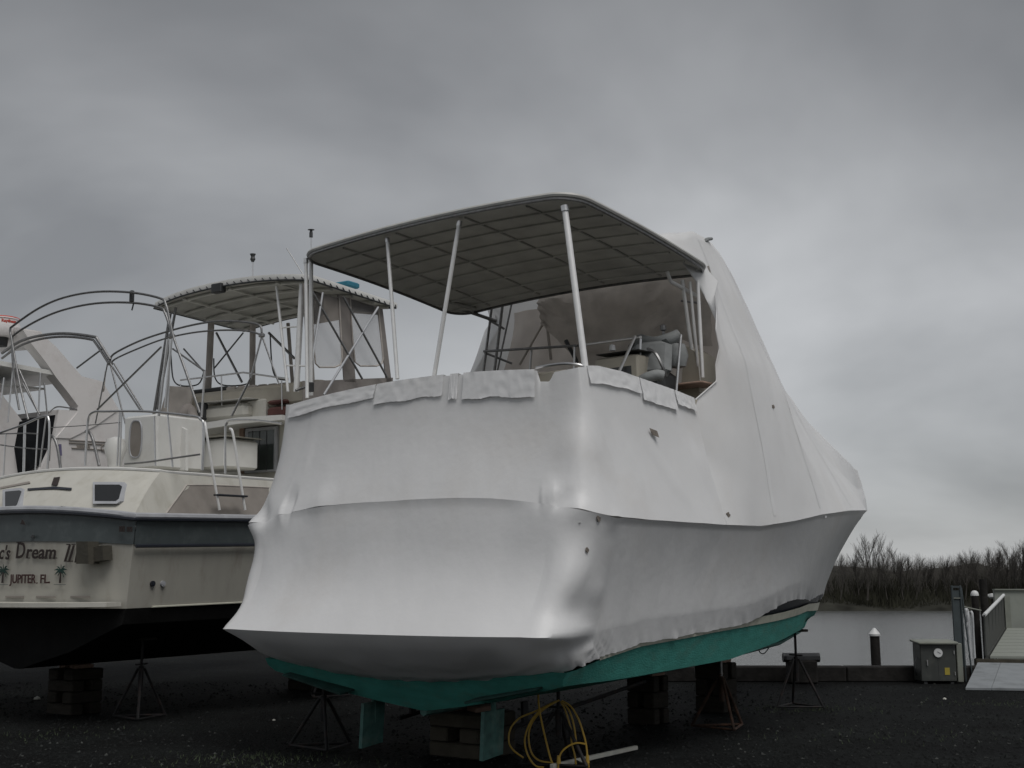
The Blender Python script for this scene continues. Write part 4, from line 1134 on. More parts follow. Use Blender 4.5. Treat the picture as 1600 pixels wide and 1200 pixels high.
# swim platform
ol_ = [(x_, b_camber(x_) - .02) for x_ in [1.95 * (1 - i / 12) for i in range(25)]]
pts = [(x_, y_, 1.41) for x_, y_ in ol_] + [(x_, b_camber(x_) - .42 + .18 * abs(x_ / 1.95) ** 6, 1.41) for x_, y_ in ol_[::-1]]
mb = MB(); nq = len(ol_); rr_ = [[pts[i], pts[2 * nq - 1 - i]] for i in range(nq)]
mb.slab(pts, (0, 0, .05)); part('swim_platform', mb, cream, B)
for k in range(6): part('platform_slot', MB().box((-1.4 + k * .55, b_camber(-1.4 + k * .55) - .012, 1.52), (.34, .02, .02)), mesh_p, B)
# exhausts
for px, py in ((237, 912), (253, 912)):
    c = Q(px, py, 'v', 2.0); part('through_hull', MB().tube([c, c + Vector((.03, 0, 0))], .035, 12).tube([c, c + Vector((.034, 0, 0))], .02, 8), winframe if px > 240 else navy, B)

# aft cabin trunk
TZ = 3.03
def trunk_b(x_): return Vector((x_, b_camber(x_) * .9 + .06, b_rail_z(0) + .02 + .14 * (1 - (x_ / 2.1) ** 2)))
def trunk_t(x_): return Vector((x_ * .90, b_camber(x_) * .8 + .62, TZ + .10 * (1 - (x_ / 2.1) ** 2)))
mb = MB(); rr_ = []
for i in range(41):
    x_ = 2.02 * (-1 + i / 20); a_, b_ = trunk_b(x_), trunk_t(x_); col = []
    for k in range(9): t_ = k / 8; p = a_.lerp(b_, t_); p.z += .04 * math.sin(math.pi * t_); col.append(p)
    rr_.append(col)
mb.grid(rr_)
for sg in (1, -1):
    r2 = []
    for u in [i * .4 for i in range(0, 13)]:
        if u == 0:
            a_, b_ = trunk_b(2.02), trunk_t(2.02); a_.x *= sg; b_.x *= sg
        else: a_ = Vector((sg * 2.02, u + .06, b_rail_z(u) + .02)); b_ = Vector((sg * 1.81, max(u, 0) + .60 * (1 - u / 6), TZ + .005))
        cc = []
        for k in range(9):
            p = a_.lerp(b_, k / 8); p.z += .04 * math.sin(math.pi * k / 8) * math.exp(-u * 2); cc.append(p)
        r2.append(cc)
    mb.grid(r2 if sg < 0 else r2[::-1])
mb.grid([[trunk_t(2.02 * (-1 + i / 20)), Vector((1.82 * (-1 + i / 20), 4.9, TZ + .02))] for i in range(41)])
part('aft_cabin_trunk', mb, cream, B, angle=50)
part('deck_lip', MB().tube([trunk_t(2.0 * (-1 + i / 20)) + Vector((0, 0, .01)) for i in range(41)] + [Vector((1.80, .7 + i * .5, TZ + .01)) for i in range(9)], .022, 6), white, B)
def on_trunk(px, py, lift=.012):
    a_ = Q(px, py, 'u', .3)
    # intersect the sloping face near this v
    lo, hi = -.3, .9
    for _ in range(30):
        m_ = (lo + hi) / 2; p = Q(px, py, 'u', m_); x_ = p.x; A0, B0 = trunk_b(x_ * 1.02), trunk_t(x_ * 1.05)
        f = (p.z - A0.z) / (B0.z - A0.z); us = lerp(A0.y, B0.y, f) - .02
        if m_ < us: lo = m_
        else: hi = m_
    return Q(px, py, 'u', lo - lift)
def face_poly(name, pl, m_, th, parent=B, label=None):
    P_ = [on_trunk(x_, y_, .05) for x_, y_ in pl]; return part(name, MB().slab(P_, (0, th, 0)), m_, parent, label)
for pl, pf, mk in (([(148, 757), (186, 757), (190, 760), (185, 779), (181, 782), (148, 782)], [(145, 753), (190, 753), (194, 757), (188, 783), (182, 787), (145, 787)], 0),
               ([(8, 768), (30, 766), (33, 768), (26, 788), (23, 791), (8, 791)], [(4, 765), (32, 762), (37, 765), (29, 792), (24, 795), (4, 795)], 1)):
    fr = face_poly('cabin_window', pf, winframe, .06)
    P_ = [on_trunk(x_, y_, .056) for x_, y_ in pl]; part('pane', MB().slab(P_, (0, .008, 0)), darkglass, fr)
face_poly('ledge', [(43, 763), (85, 760), (110, 762), (110, 765), (85, 763.5), (43, 766)], navy, .02)
face_poly('emblem', [(84, 746), (93, 745), (89, 758), (80, 758)], ink, .01)
face_poly('drip_rail', [(0, 761), (20, 757), (45, 752), (46, 755), (20, 760), (0, 764)], mesh_p, .015)
# taupe side panel on the starboard trunk side
def trunk_side(px, py, off=.012):
    lo, hi = 1.5, 2.2
    for _ in range(30):
        m_ = (lo + hi) / 2; p = Q(px, py, 'v', m_); f = (p.z - (b_rail_z(max(p.y, 0)) + .02)) / (TZ - b_rail_z(max(p.y, 0)) - .02)
        vs_ = lerp(2.02, 1.80, f)
        if m_ > vs_: hi = m_
        else: lo = m_
    p = Q(px, py, 'v', lo + off); return p
P_ = [trunk_side(x_, y_) for x_, y_ in ((257, 806), (292, 758), (330, 758), (420, 762), (420, 806))]
part('side_panel', MB().slab(P_, (-.02, 0, 0)), mesh_p, B, 'taupe panel on the starboard side of the trunk')
part('panel_trim', MB().tube(P_[:4], .010, 6), taupd, B)
# olive boxes mounted on the transom
for pl, uu, dd in (([(119, 846), (137, 846), (138, 881), (119, 881)], -.32, .16), ([(141, 856), (160, 852), (161, 875), (141, 879)], -.24, .14)):
    P_ = [Q(x_, y_, 'u', uu) for x_, y_ in pl]; part('transom_box', MB().slab(P_, (0, dd, 0)), olive, B, angle=20)
# lettering
Mrot = Matrix(((1, 0, 0), (0, 0, 1), (0, 1, 0))).to_4x4()      # text x->x, y->z, faces aft
def letter(txt, px0, py0, px1, hpx, m_, shear, name, bold=0):
    """baseline start/end pixels on the cambered transom"""
    ul = lambda x_: b_camber(x_) - .02
    def tp(px, py):
        lo, hi = -.5, .3
        for _ in range(30):
            mm = (lo + hi) / 2; p = Q(px, py, 'u', mm)
            if mm < ul(p.x): lo = mm
            else: hi = mm
        return Q(px, py, 'u', lo)
    a_, b_ = tp(*(px0, py0[0])), tp(px1, py0[1]); t_ = tp(px0, py0[0] - hpx)
    H_ = t_.z - a_.z; size = H_ / .70
    dirx = (b_ - a_); Lw = dirx.length; dirx.normalize(); nz = Vector((0, 0, 1)); fy = dirx.cross(nz).normalized()
    M_ = Matrix((dirx, nz - dirx * nz.dot(dirx), fy)).transposed().to_4x4(); M_.translation = a_ + fy * .012 * (1 if fy.y < 0 else -1)
    o = text_mesh(txt, size, m_, B, Matrix.Identity(4), name, shear, .003, 1, bold)
    xs = [v.co.x for v in o.data.vertices]; k = Lw / (max(xs) - min(xs)); x0_ = min(xs)
    o.data.transform(M_ @ Matrix.Diagonal((k, 1, 1, 1)) @ Matrix.Translation((-x0_, 0, 0)))
    return o
letter("c's", 0, (873, 874), 16.5, 21, ink, .25, 'name_lettering', .004)
letter("D", 26, (872, 872), 40, 25, ink, .12, 'name_lettering', .004)
letter("ream", 41.5, (872, 873), 88, 21, ink, .15, 'name_lettering', .004)
letter("II", 101, (877, 878), 116, 26, ink, .30, 'name_lettering', .004)
letter("I", 117.5, (878.5, 878.6), 123, 26, ink, .30, 'name_lettering', .004)
# serifs on the capitals
def bar(px0, py0, px1, py1, hgt, m_=ink):
    a_, b_ = Q(px0, py0, 'u', b_camber(Q(px0, py0, 'u', -.2).x) - .034), Q(px1, py1, 'u', b_camber(Q(px1, py1, 'u', -.2).x) - .034)
    part('serif', MB().slab([a_, b_, b_ + Vector((0, 0, hgt)), a_ + Vector((0, 0, hgt))], (0, .006, 0)), m_, B)
for x_ in (104.5, 112.5): bar(x_ - 4.5, 877.5, x_ + 1, 877.7, .012); bar(x_ - 1, 851.5, x_ + 5, 851.6, .012)
for x_ in (26, ): bar(x_ - 1.5, 872, x_ + 5, 872, .012); bar(x_ - .5, 848, x_ + 6, 848, .012)
for x_ in (43.5, 71, 79, 86): bar(x_ - 2, 872.4, x_ + 3, 872.6, .010)
letter("JUPITER", 16, (911, 911), 57, 13.5, red_ink, 0, 'port_lettering', .003)
letter(",", 58, (911, 911), 60, 3.5, red_ink, 0, 'port_lettering', .003)
letter("FL.", 64, (911, 911), 79, 13.5, red_ink, 0, 'port_lettering', .003)
def palm(px, py):
    def pt(x_, y_):
        p = Q(x_, y_, 'u', -.2); return Q(x_, y_, 'u', b_camber(p.x) - .035)
    def sl(pl, m_, name, par=None): return part(name, MB().slab([pt(px + a_, py + b_) for a_, b_ in pl], (0, .008, 0)), m_, par or B)
    tr = sl([(-1.2, 0), (1.6, 0), (1.6, -9), (2.4, -17), (.9, -17), (-.2, -9)], ink, 'palm_print')
    for k, (ex, ey, w_) in enumerate(((-9, -20, 2.2), (-8, -13, 2), (-5, -26, 2), (2, -29, 1.8), (8, -27, 2), (11, -21, 2.2), (10, -12, 2), (-3, -11, 1.6), (6, -9, 1.8))):
        cx, cy = 1.8, -18; mx_, my_ = (cx + ex) / 2, (cy + ey) / 2 - 2.4
        sl([(cx - .4, cy + .6), (cx + .4, cy - .8), (mx_, my_ - w_ * .7), (ex, ey), (mx_ + .3, my_ + w_ * .8)], palm_g, 'palm_frond', tr)
    sl([(-9, 2.0), (9, 2.0), (9, 2.8), (-9, 2.8)], greyband, 'ground_line', tr)
palm(93, 911); palm(3, 911)
# small dark marks on the grey band
for (x0, y0, x1, y1) in ((186, 822, 195, 831), (198, 823, 207, 831)):
    for k in range(3):
        a_ = lerp(x0, x1, k / 3); b_ = lerp(x0, x1, (k + .75) / 3)
        P_ = [Q(x_, y_, 'u', b_camber(1.8) - .045) for x_, y_ in ((a_, y1), (b_, y1), (b_, y0), (a_, y0))]
        part('badge_letter', MB().slab(P_, (0, .006, 0)), ink, B)
P_ = [Q(x_, y_, 'u', b_camber(0) - .05) for x_, y_ in ((31, 819), (39, 820), (37, 815), (34, 811), (33, 816))]
part('sail_emblem', MB().slab(P_, (0, .006, 0)), ink, B)
part('cleat', MB().box(Q(95, 795, 'u', -.2), (.16, .08, .06), bevel=.015), dkgrey, B)
part('drain_plug', MB().tube([Q(51, 838, 'u', -.26), Q(51, 838, 'u', -.30)], .02, 8), dkgrey, B)

# aft deck furniture
def bxB(px0, py0, px1, py1, u_, dep, m_, name, parent=B, bev=.03, label=None):
    a_ = Q(px0, py1, 'u', u_); b_ = Q(px1, py0, 'u', u_)
    zl, zh = min(a_.z, b_.z), max(a_.z, b_.z)
    return part(name, MB().box(((a_.x + b_.x) / 2, u_ + dep / 2, (zl + zh) / 2), (abs(b_.x - a_.x), dep, zh - zl), bevel=bev), m_, parent, label)
ws = bxB(191, 646, 246, 735, 1.9, .9, white, 'wing_door', label='upright white panel with an oval window')
P_ = []
c0_, c1_ = Q(212, 686, 'u', 1.895), None
for k in range(24):
    a = 2 * math.pi * k / 24; ex = math.copysign(abs(math.cos(a)) ** .6, math.cos(a)) * 9.5; ey = math.copysign(abs(math.sin(a)) ** .8, math.sin(a)) * 29
    P_.append(Q(212 + ex + ey * -.04, 686 + ey, 'u', 1.892))
wf = part('oval_window', MB().tube(P_, .012, 6, closed=True), winframe, ws); part('pane', MB().slab(P_, (0, .01, 0)), mesh_p, wf)
part('wing_screen', MB().slab([Q(247, 648, 'u', 2.35), Q(290, 671, 'u', 2.35), Q(290, 735, 'u', 2.35), Q(247, 735, 'u', 2.35)], (0, .05, 0)), white, B)
lk = bxB(289, 684, 352, 735, 2.9, .7, white, 'deck_locker'); bxB(287, 680, 354, 686, 2.85, .8, cream, 'locker_lid', lk)
part('locker_glass', MB().slab([Q(291, 688, 'u', 2.88), Q(312, 686, 'u', 2.88), Q(312, 702, 'u', 2.88), Q(291, 704, 'u', 2.88)], (0, .02, 0)), greenglass, lk)
# salon bulkhead, door
sh = part('salon_bulkhead', MB().box((0, 4.0 + 2.4, 3.60), (3.35, 4.8, 1.22), bevel=.08), cream, B)
dr = bxB(381, 665, 432, 740, 3.93, .06, winframe, 'cabin_door', B, .01); bxB(386, 671, 428, 736, 3.925, .03, greenglass, 'pane', dr, .003)
for k in range(3): bxB(393 + k * 11, 673, 395 + k * 11, 735, 3.92, .01, dkgrey, 'blind_cord', dr, .001)
bxB(372, 664, 380, 740, 3.9, .1, woodp, 'door_post', B, .01)
part('bridge_overhang', MB().slab([Q(286, 666, 'u', 3.5), Q(372, 652, 'u', 3.5), Q(440, 648, 'u', 3.5), Q(440, 656, 'u', 3.5), Q(372, 662, 'u', 3.5), Q(288, 676, 'u', 3.5)], (0, 3.6, 0)), white, B, angle=25)
# flybridge
part('bridge_coaming', MB().box((0, 4.6, 4.47), (3.0, 1.3, .36), bevel=.06), beige, B)
bx_ = bxB(309, 628, 384, 660, 3.75, .7, cream, 'bridge_seat', B, .06); bxB(305, 621, 388, 630, 3.7, .8, white, 'seat_cushion', bx_, .04)
bxB(384, 622, 414, 658, 3.9, .7, cream, 'bridge_cabinet', B, .03)
bxB(416, 634, 445, 652, 3.85, .5, maroon, 'maroon_cushion', B, .03)
bxB(416, 623, 445, 632, 3.85, .5, maroon, 'maroon_cushion', B, .03)
for k in range(6): bxB(352 + k * 16, 603 - k * 1.2, 366 + k * 16, 617 - k * 1.0, 4.1, .1, mesh_p if k > 2 else taupd, 'bolster_panel', B, .02)
bxB(290, 603, 352, 618, 4.1, .14, dkgrey, 'dash_cover', B, .02)
part('port_curtain', MB().slab([Q(262, 603, 'u', 3.8), Q(300, 605, 'u', 3.8), Q(296, 655, 'u', 3.8), Q(246, 660, 'u', 3.8)], (0, .03, 0)), taupd, B)
part('tarp_bundle', MB().tube(cat([Q(276, 668, 'u', 3.3), Q(288, 645, 'u', 3.4), Q(296, 640, 'u', 3.5), Q(304, 662, 'u', 3.4)]), .09, 10), taupe, B)
bxB(306, 628, 312, 655, 3.6, .2, dkgrey, 'speaker', B, .02)
# starboard enclosure: canvas panels and vinyl windows
zq = lambda px, py: Q(px, py, 'v', 1.58)
enc = part('enclosure_skirt', MB().slab([zq(474, 595), zq(520, 594), zq(560, 592), zq(614, 590), zq(614, 660), zq(474, 660)], (-.02, 0, 0)), taupe, B, 'taupe canvas skirt of the bridge enclosure')
def hfun(px, y_): return interp(px, [(470, 442), (520, 458), (570, 473), (612, 488)]) if y_ is None else y_
for nm, x0, x1, x2, x3 in (('canvas_stile', 474, 484, 492, 482), ('canvas_stile', 528, 546, 556, 538), ('canvas_stile', 590, 598, 612, 604)):
    part(nm, MB().slab([zq(x0, hfun(x0, None)), zq(x1, hfun(x1, None)), zq(x2, 597), zq(x3, 597)], (-.02, 0, 0)), taupe, B)
def wpane(pl):
    P_ = [zq(x_, y_) for x_, y_ in pl]
    w_ = part('vinyl_window', MB().tube([p + Vector((.012, 0, 0)) for p in P_], .013, 6, closed=True), taupd, B); part('pane', MB().slab(P_, (-.006, 0, 0)), vinylm, w_); return w_
wpane([(488, 455), (529, 466), (534, 560), (531, 570), (522, 574), (498, 574), (492, 568), (489, 540)])
wpane([(546, 466), (590, 480), (598, 560), (596, 568), (588, 572), (562, 572), (554, 566), (550, 530)])
part('curtain_roll', MB().slab([zq(489, 455), zq(529, 467), zq(530, 500), zq(490, 507)], (-.012, 0, 0)), mesh_p, B, 'dark rolled blind in the forward window'); part('curtain_roll', MB().slab([zq(547, 467), zq(590, 481), zq(591, 492), zq(549, 489)], (-.012, 0, 0)), mesh_p, B)
# hardtop of the second boat
def hb_z(v, u): return 6.07 + .12 * (1 - (v / 1.68) ** 2) - .03 * (u - 3.7)
def sheetB(dz, ins=0):
    r2 = []
    for i in range(25):
        v_ = (1.68 - ins) * (-1 + i / 12)
        r2.append([Vector((v_, lerp(3.42 + .12 * (v_ / 1.68) ** 4 + ins, 5.62 - ins, k / 10), hb_z(v_, lerp(3.45, 5.62, k / 10)) + dz)) for k in range(11)])
    return MB().grid(r2)
part('top_canvas', sheetB(.07), canvw, B, 'white laced canvas top'); part('top_lining', sheetB(0, .01), underb, B, 'shaded underside of the canvas top')
per = [(1.68 * (-1 + i / 12), 3.42 + .12 * (-1 + i / 12) ** 4) for i in range(25)] + [(1.68, 3.54 + 2.08 * i / 12) for i in range(1, 13)] + [(1.68 * (1 - i / 12), 5.62) for i in range(1, 25)] + [(-1.68, 5.62 - 2.08 * i / 12) for i in range(1, 12)]
r2 = []
for x_, y_ in per + per[:1]: r2.append([Vector((x_ * 1.005, y_, hb_z(x_, y_) + .075)), Vector((x_ * 1.012, y_ - (.01 if y_ < 4 else 0), hb_z(x_, y_) + .02)), Vector((x_ * 1.005, y_, hb_z(x_, y_) - .02))])
part('top_valance', MB().grid(r2), canvw, B)
pr = resample([Vector((x_ * 1.014, y_ - .012, hb_z(x_, y_) + .0)) for x_, y_ in per + per[:1]], 150)
mb = MB()
for i in range(len(pr) - 1):
    if i % 2 == 0: mb.tube([pr[i] + Vector((0, 0, .028)), pr[i].lerp(pr[i + 1], .8) + Vector((0, 0, -.022))], .009, 4)
part('lacing', mb, dkgrey, B, kind='stuff')
part('edge_cord', MB().tube([p + Vector((0, 0, -.02)) for p in pr], .014, 5), dkgrey, B)
for uu in (3.6, 4.1, 4.6, 5.1, 5.5): part('cross_bar', MB().tube([(lerp(-1.6, 1.6, k / 12), uu, hb_z(lerp(-1.6, 1.6, k / 12), uu) - .03) for k in range(13)], .026, 6), under, B)
for vv in (-1.0, 0, 1.0): part('frame_bar', MB().tube([(vv, 3.5, hb_z(vv, 3.5) - .04), (vv, 5.6, hb_z(vv, 5.6) - .04)], .022, 6), under, B)
o = bxB(329, 441, 345, 458, 3.36, .12, dkgrey, 'spotlight', B, .01); o.rotation_euler = (0, 0, 0)
p = Q(395, 443, 'u', 4.6); q = Q(395, 405, 'u', 4.6)
an = rod('mast', p + Vector((0, 0, -.05)), q, .014, steel, B, 8); part('anchor_light', MB().lathe([(0, .10), (.05, .09), (.03, .04), (.045, .0), (.02, -.05), (0, -.05)], q, 10), dkgrey, an)
p = Q(487, 420, 'u', 5.2); q = Q(486, 368, 'u', 5.2)
an = rod('mast', Q(487, 440, 'u', 5.2), q, .011, steel, B, 8); part('anchor_light', MB().lathe([(0, .11), (.06, .10), (.02, .09), (.03, .04), (.03, -.03), (0, -.03)], q, 10), dkgrey, an)
rod('whip_antenna', Q(478, 436, 'u', 4.2), Q(448, 388, 'u', 4.2), .008, dsteel, B, 6)
part('blue_roll', MB().box((1.05, 5.0, 6.33), (.5, .3, .09), bevel=.02), teal_cloth, B, 'teal blue cover rolled on the canvas top')
# posts under the top
for (x0, y0, x1, y1, u_, r_, m_) in ((330, 503, 325, 612, 4.4, .055, taupd), (395, 505, 394, 612, 4.6, .05, taupd), (450, 505, 458, 612, 5.0, .03, taupd),
                                    (432, 447, 450, 612, 3.62, .022, alum), (472, 442, 463, 612, 3.62, .045, alum), (275, 480, 246, 640, 3.7, .022, dsteel), (266, 490, 240, 650, 3.7, .026, dsteel)):
    rod('top_post', Q(x0, y0, 'u', u_), Q(x1, y1, 'u', u_), r_, m_, B)
for (x0, y0, x1, y1) in ((440, 512, 470, 510), (448, 571, 478, 572)): rod('ladder_rung', Q(x0, y0, 'u', 3.62), Q(x1, y1, 'u', 3.62), .012, alum, B)
for (x0, y0, x1, y1, u_, r_) in ((338, 520, 378, 597, 4.6, .020), (380, 520, 335, 575, 4.6, .014), (420, 520, 460, 560, 4.6, .022), (287, 545, 318, 580, 3.9, .014)):
    rod('stay', Q(x0, y0, 'u', u_), Q(x1, y1, 'u', u_), r_, dsteel, B)
for pl, u_ in (([(266, 520), (268, 570), (272, 595), (285, 603), (310, 600), (319, 580)], 3.9), ([(334, 560), (336, 590), (350, 602), (385, 600), (392, 585)], 4.5), ([(422, 520), (425, 570), (432, 590), (448, 594)], 4.4)):
    part('curtain_bead', MB().tube(cat([Q(x_, y_, 'u', u_) for x_, y_ in pl]), .012, 6), dkgrey, B)
rod('bridge_rail', Q(282, 594, 'u', 3.85), Q(380, 582, 'u', 3.85), .014, steel, B); rod('bridge_rail', Q(380, 582, 'u', 3.85), Q(450, 592, 'u', 3.85), .014, steel, B)
for x_, y0, y1 in ((282, 600, 655), (346, 588, 655), (440, 594, 640)): rod('rail_post', Q(x_, y0, 'u', 3.85), Q(x_ + 1, y1, 'u', 3.85), .011, steel, B)
# starboard side braces
for (x0, y0, x1, y1, m_) in ((591, 480, 506, 617, winframe), (536, 463, 605, 590, dsteel), (488, 456, 566, 592, dsteel), (504, 457, 488, 560, steel)):
    rod('side_brace', Q(x0, y0, 'v', 1.70), Q(x1, y1, 'v', 1.70), .018, m_, B)
# bimini hoops over the aft deck
def hoop(pl, u_, r_=.016, m_=dsteel, par=B, fr=Q, name='bimini_hoop'):
    return part(name, MB().tube(cat([fr(x_, y_, 'u', u_) for x_, y_ in pl], 5), r_, 8), m_, par)
hoop([(44, 655), (34, 615), (25, 570), (18, 530), (16, 515), (22, 508), (60, 482), (100, 465), (150, 456), (205, 457), (250, 466), (259, 476), (266, 505), (272, 530), (290, 580), (312, 645)], .9)
hoop([(30, 640), (22, 590), (19, 535), (24, 522), (60, 500), (100, 484), (150, 474), (205, 473), (248, 480), (258, 490), (268, 520)], 1.05)
hoop([(172, 565), (178, 553), (215, 534), (255, 520), (300, 508), (340, 502), (380, 503), (405, 508), (409, 520)], 2.7)
hoop([(173, 570), (180, 561), (215, 545), (255, 530), (300, 520), (345, 516), (385, 517), (405, 522)], 2.85, .014)
hoop([(248, 492), (236, 560)], 1.0, .001) if False else None
for (x0, y0, x1, y1, u_, r_, m_) in ((172, 568, 196, 662, 2.5, .012, dsteel), (172, 568, 220, 642, 2.4, .014, dsteel), (178, 568, 224, 642, 2.4, .012, dsteel), (168, 568, 149, 662, 2.2, .010, dsteel), (252, 542, 152, 640, 1.6, .014, dsteel), (262, 530, 248, 650, 1.4, .018, steel), (266, 530, 262, 650, 1.5, .013, steel), (268, 530, 258, 637, 1.3, .018, steel),
                                    (409, 525, 392, 590, 2.7, .014, steel), (392, 590, 362, 650, 2.4, .016, steel), (410, 527, 436, 600, 2.8, .012, dsteel), (270, 545, 320, 580, 2.0, .014, dsteel), (320, 580, 315, 652, 2.0, .016, steel), (36, 600, 62, 648, 1.2, .014, dsteel), (30, 578, 60, 645, 1.1, .012, dsteel)):
    rod('bimini_strut', Q(x0, y0, 'u', u_), Q(x1, y1, 'u', u_), r_, m_, B, 8)
part('bimini_clip', MB().box(Q(206, 463, 'u', .95), (.06, .05, .16), bevel=.01).tube([Q(209, 473, 'u', .95), Q(206, 485, 'u', .95)], .010, 6), dkgrey, B)
for px, py in ((172, 568), (268, 525), (409, 524)): part('hinge', MB().box(Q(px, py, 'u', 1.0 if px == 268 else 2.7), (.09, .07, .06), bevel=.015), dsteel, B)
part('strap', MB().tube(cat([Q(165, 580, 'u', 2.3), Q(162, 605, 'u', 2.3), Q(160, 612, 'u', 2.3)]), [.012] * 6 + [.02] * 6 + [.006], 6), taupd, B)
# aft deck railings
def railing(pl, u_, r_=.016, m_=dsteel): return part('deck_rail', MB().tube(cat([Q(x_, y_, 'u', u_) for x_, y_ in pl], 5), r_, 8), m_, B)
railing([(133, 728), (135, 690), (138, 655), (146, 644), (165, 643), (230, 643), (300, 650), (313, 655), (318, 668), (316, 735)], .80, .016, steel)
railing([(0, 676), (35, 664), (66, 651), (76, 655), (77, 690), (74, 735)], .80, .016, steel)
railing([(0, 695), (38, 700), (74, 702)], .8, .009); railing([(0, 678), (40, 677), (60, 678)], .8, .009)
railing([(195, 725), (230, 722), (270, 716), (312, 710)], .75, .012); railing([(80, 668), (130, 665), (190, 660)], .8, .006)
railing([(352, 740), (352, 675), (354, 662), (362, 657), (400, 657), (440, 662)], 2.0, .016, steel)
for (x0, y0, x1, y1) in ((187, 645, 183, 728), (190, 645, 187, 728), (241, 650, 243, 728), (262, 648, 270, 730), (38, 662, 36, 745), (60, 655, 55, 740), (72, 652, 62, 730), (40, 662, 38, 738), (9, 678, 5, 750)):
    rod('rail_stanchion', Q(x0, y0, 'u', .80), Q(x1, y1, 'u', .80), .011, steel, B, 8)
for pl in ([(95, 735), (90, 700), (84, 684), (78, 684), (76, 720)], [(134, 674), (140, 676), (146, 690), (155, 728)]):
    part('grab_hoop', MB().tube(cat([Q(x_, y_, 'u', .85) for x_, y_ in pl], 5), .020, 8), dsteel, B)
# boarding ladder on the starboard quarter
ld = part('boarding_ladder', MB().tube(cat([Q(320, 660, 'v', 2.0), Q(322, 672, 'v', 2.05), Q(332, 735, 'v', 2.1), Q(343, 797, 'v', 2.15)]), .018, 8).tube(cat([Q(359, 670, 'v', 2.0), Q(364, 678, 'v', 2.05), Q(373, 735, 'v', 2.1), Q(383, 797, 'v', 2.15)]), .018, 8), alum, B)
part('ladder_step', MB().box((Q(337, 774, 'v', 2.13) + Q(384, 775, 'v', 2.13)) / 2, (.09, (Q(384, 775, 'v', 2.13) - Q(337, 774, 'v', 2.13)).length, .025), bevel=.006), navy, ld)
# deck clutter near the port quarter
part('outdrive_cover', MB().lathe([(0, .22), (.12, .18), (.16, .05), (.10, -.15), (.09, -.25)], Q(180, 706, 'u', 1.6), 12), white, B)

# ================================================================== THIRD BOAT (far left)
def K(px, py, ax, val): return FC.h(px, py, ax, val)
C = thing('express_cruiser', 'white express cruiser with a radar arch behind the lettered yacht at far left', 'boat', M=FC.M)
rows = []
for i in range(31):
    u = 11 * i / 30; vr = 1.9 * max(0, 1 - (max(0, u - 4) / 7) ** 2.2); vw = 1.7 * max(0, 1 - (max(0, min(u, 10.5) - 3) / 7.5) ** 2)
    half = [(vr, u, 2.6 + .03 * u), (lerp(vw, vr, .3), u * .97, 1.9), (vw, u * .95, 1.3), (vw * .5, u * .93, .95), (.03, u * .92, .6)]
    rows.append(half + [(-x_, y_, z_) for x_, y_, z_ in half[::-1]])
mb = MB().grid(rows); mb.add(rows[0], [tuple(range(10))]); part('hull', mb, white, C)
mb = MB(); dk = [(rows[i][0], rows[i][-1]) for i in range(31)]; mb.grid([[a_, b_] for a_, b_ in dk]); part('deck', mb, white, C)
vS = 1.55
def kp(pl, v_, th, m_, name, label=None, parent=C, ang=40): return part(name, MB().slab([K(x_, y_, 'v', v_) for x_, y_ in pl], (-th, 0, 0)), m_, parent, label, angle=ang)
kp([(92, 640), (124, 642), (186, 640), (196, 735), (60, 742), (84, 690)], vS, 2.8, pinkw, 'cabin_side')
kp([(36, 515), (62, 519), (88, 542), (112, 570), (128, 588), (160, 596), (186, 640), (150, 665), (110, 685), (88, 684), (121, 645), (122, 634), (104, 610), (88, 590), (72, 566), (50, 538)], vS + .02, .22, pinkw, 'radar_arch_leg', 'raked white radar arch leg')
kp([(36, 515), (62, 519), (88, 542), (112, 570), (128, 588), (160, 596), (186, 640), (150, 665), (110, 685), (88, 684), (121, 645), (122, 634), (104, 610), (88, 590), (72, 566), (50, 538)], -vS + .2, .22, pinkw, 'radar_arch_leg') if False else None
part('arch_top', MB().slab([K(-60, 502, 'v', -1.0), K(36, 513, 'v', vS), K(50, 540, 'v', vS), K(-60, 548, 'v', -1.0)], (0, .35, 0)), pinkw, C)
kp([(128, 588), (-60, 552), (-60, 560), (128, 594)], vS, 3.0, white, 'spoiler_wing', 'thin white wing across the arch')
kp([(70, 606), (-60, 594), (-60, 599), (70, 609)], vS - .5, 2.4, white, 'lower_wing')
for v_ in (vS - .1,):
    kp([(38, 658), (122, 641), (121, 650), (88, 690), (72, 720), (36, 742), (30, 700)], v_ + .03, 1.6, blackt, 'cockpit_cover', 'black cockpit canvas')
kp([(-60, 560), (0, 612), (38, 662), (40, 745), (-60, 745)], vS - .2, .3, pinkw, 'side_screen')
for (a_, b_, c_, d_) in ((108, 688, 190, 692), (108, 692, 190, 696), (112, 700, 180, 704)): rod('moulding', K(a_, b_, 'v', vS + .01), K(c_, d_, 'v', vS + .01), .010, mesh_p, C, 6)
for k in range(7): kp([(121 + k * 3, 695), (123 + k * 3, 695), (123 + k * 3, 700), (121 + k * 3, 700)], vS + .02, .02, mesh_p, 'vent_slot')
part('porthole', MB().tube([K(163 + 5 * math.cos(a), 700 + 5 * math.sin(a), 'v', vS + .02) for a in [k * math.pi / 8 for k in range(16)]], .008, 6, closed=True), mesh_p, C)
part('cover_emblem', MB().slab([K(x_, y_, 'v', vS + .04) for x_, y_ in ((92, 694), (96, 694), (97, 712), (93, 712))], (-.01, 0, 0)), mat('violet_print', (.12, .11, .2), .7), C)
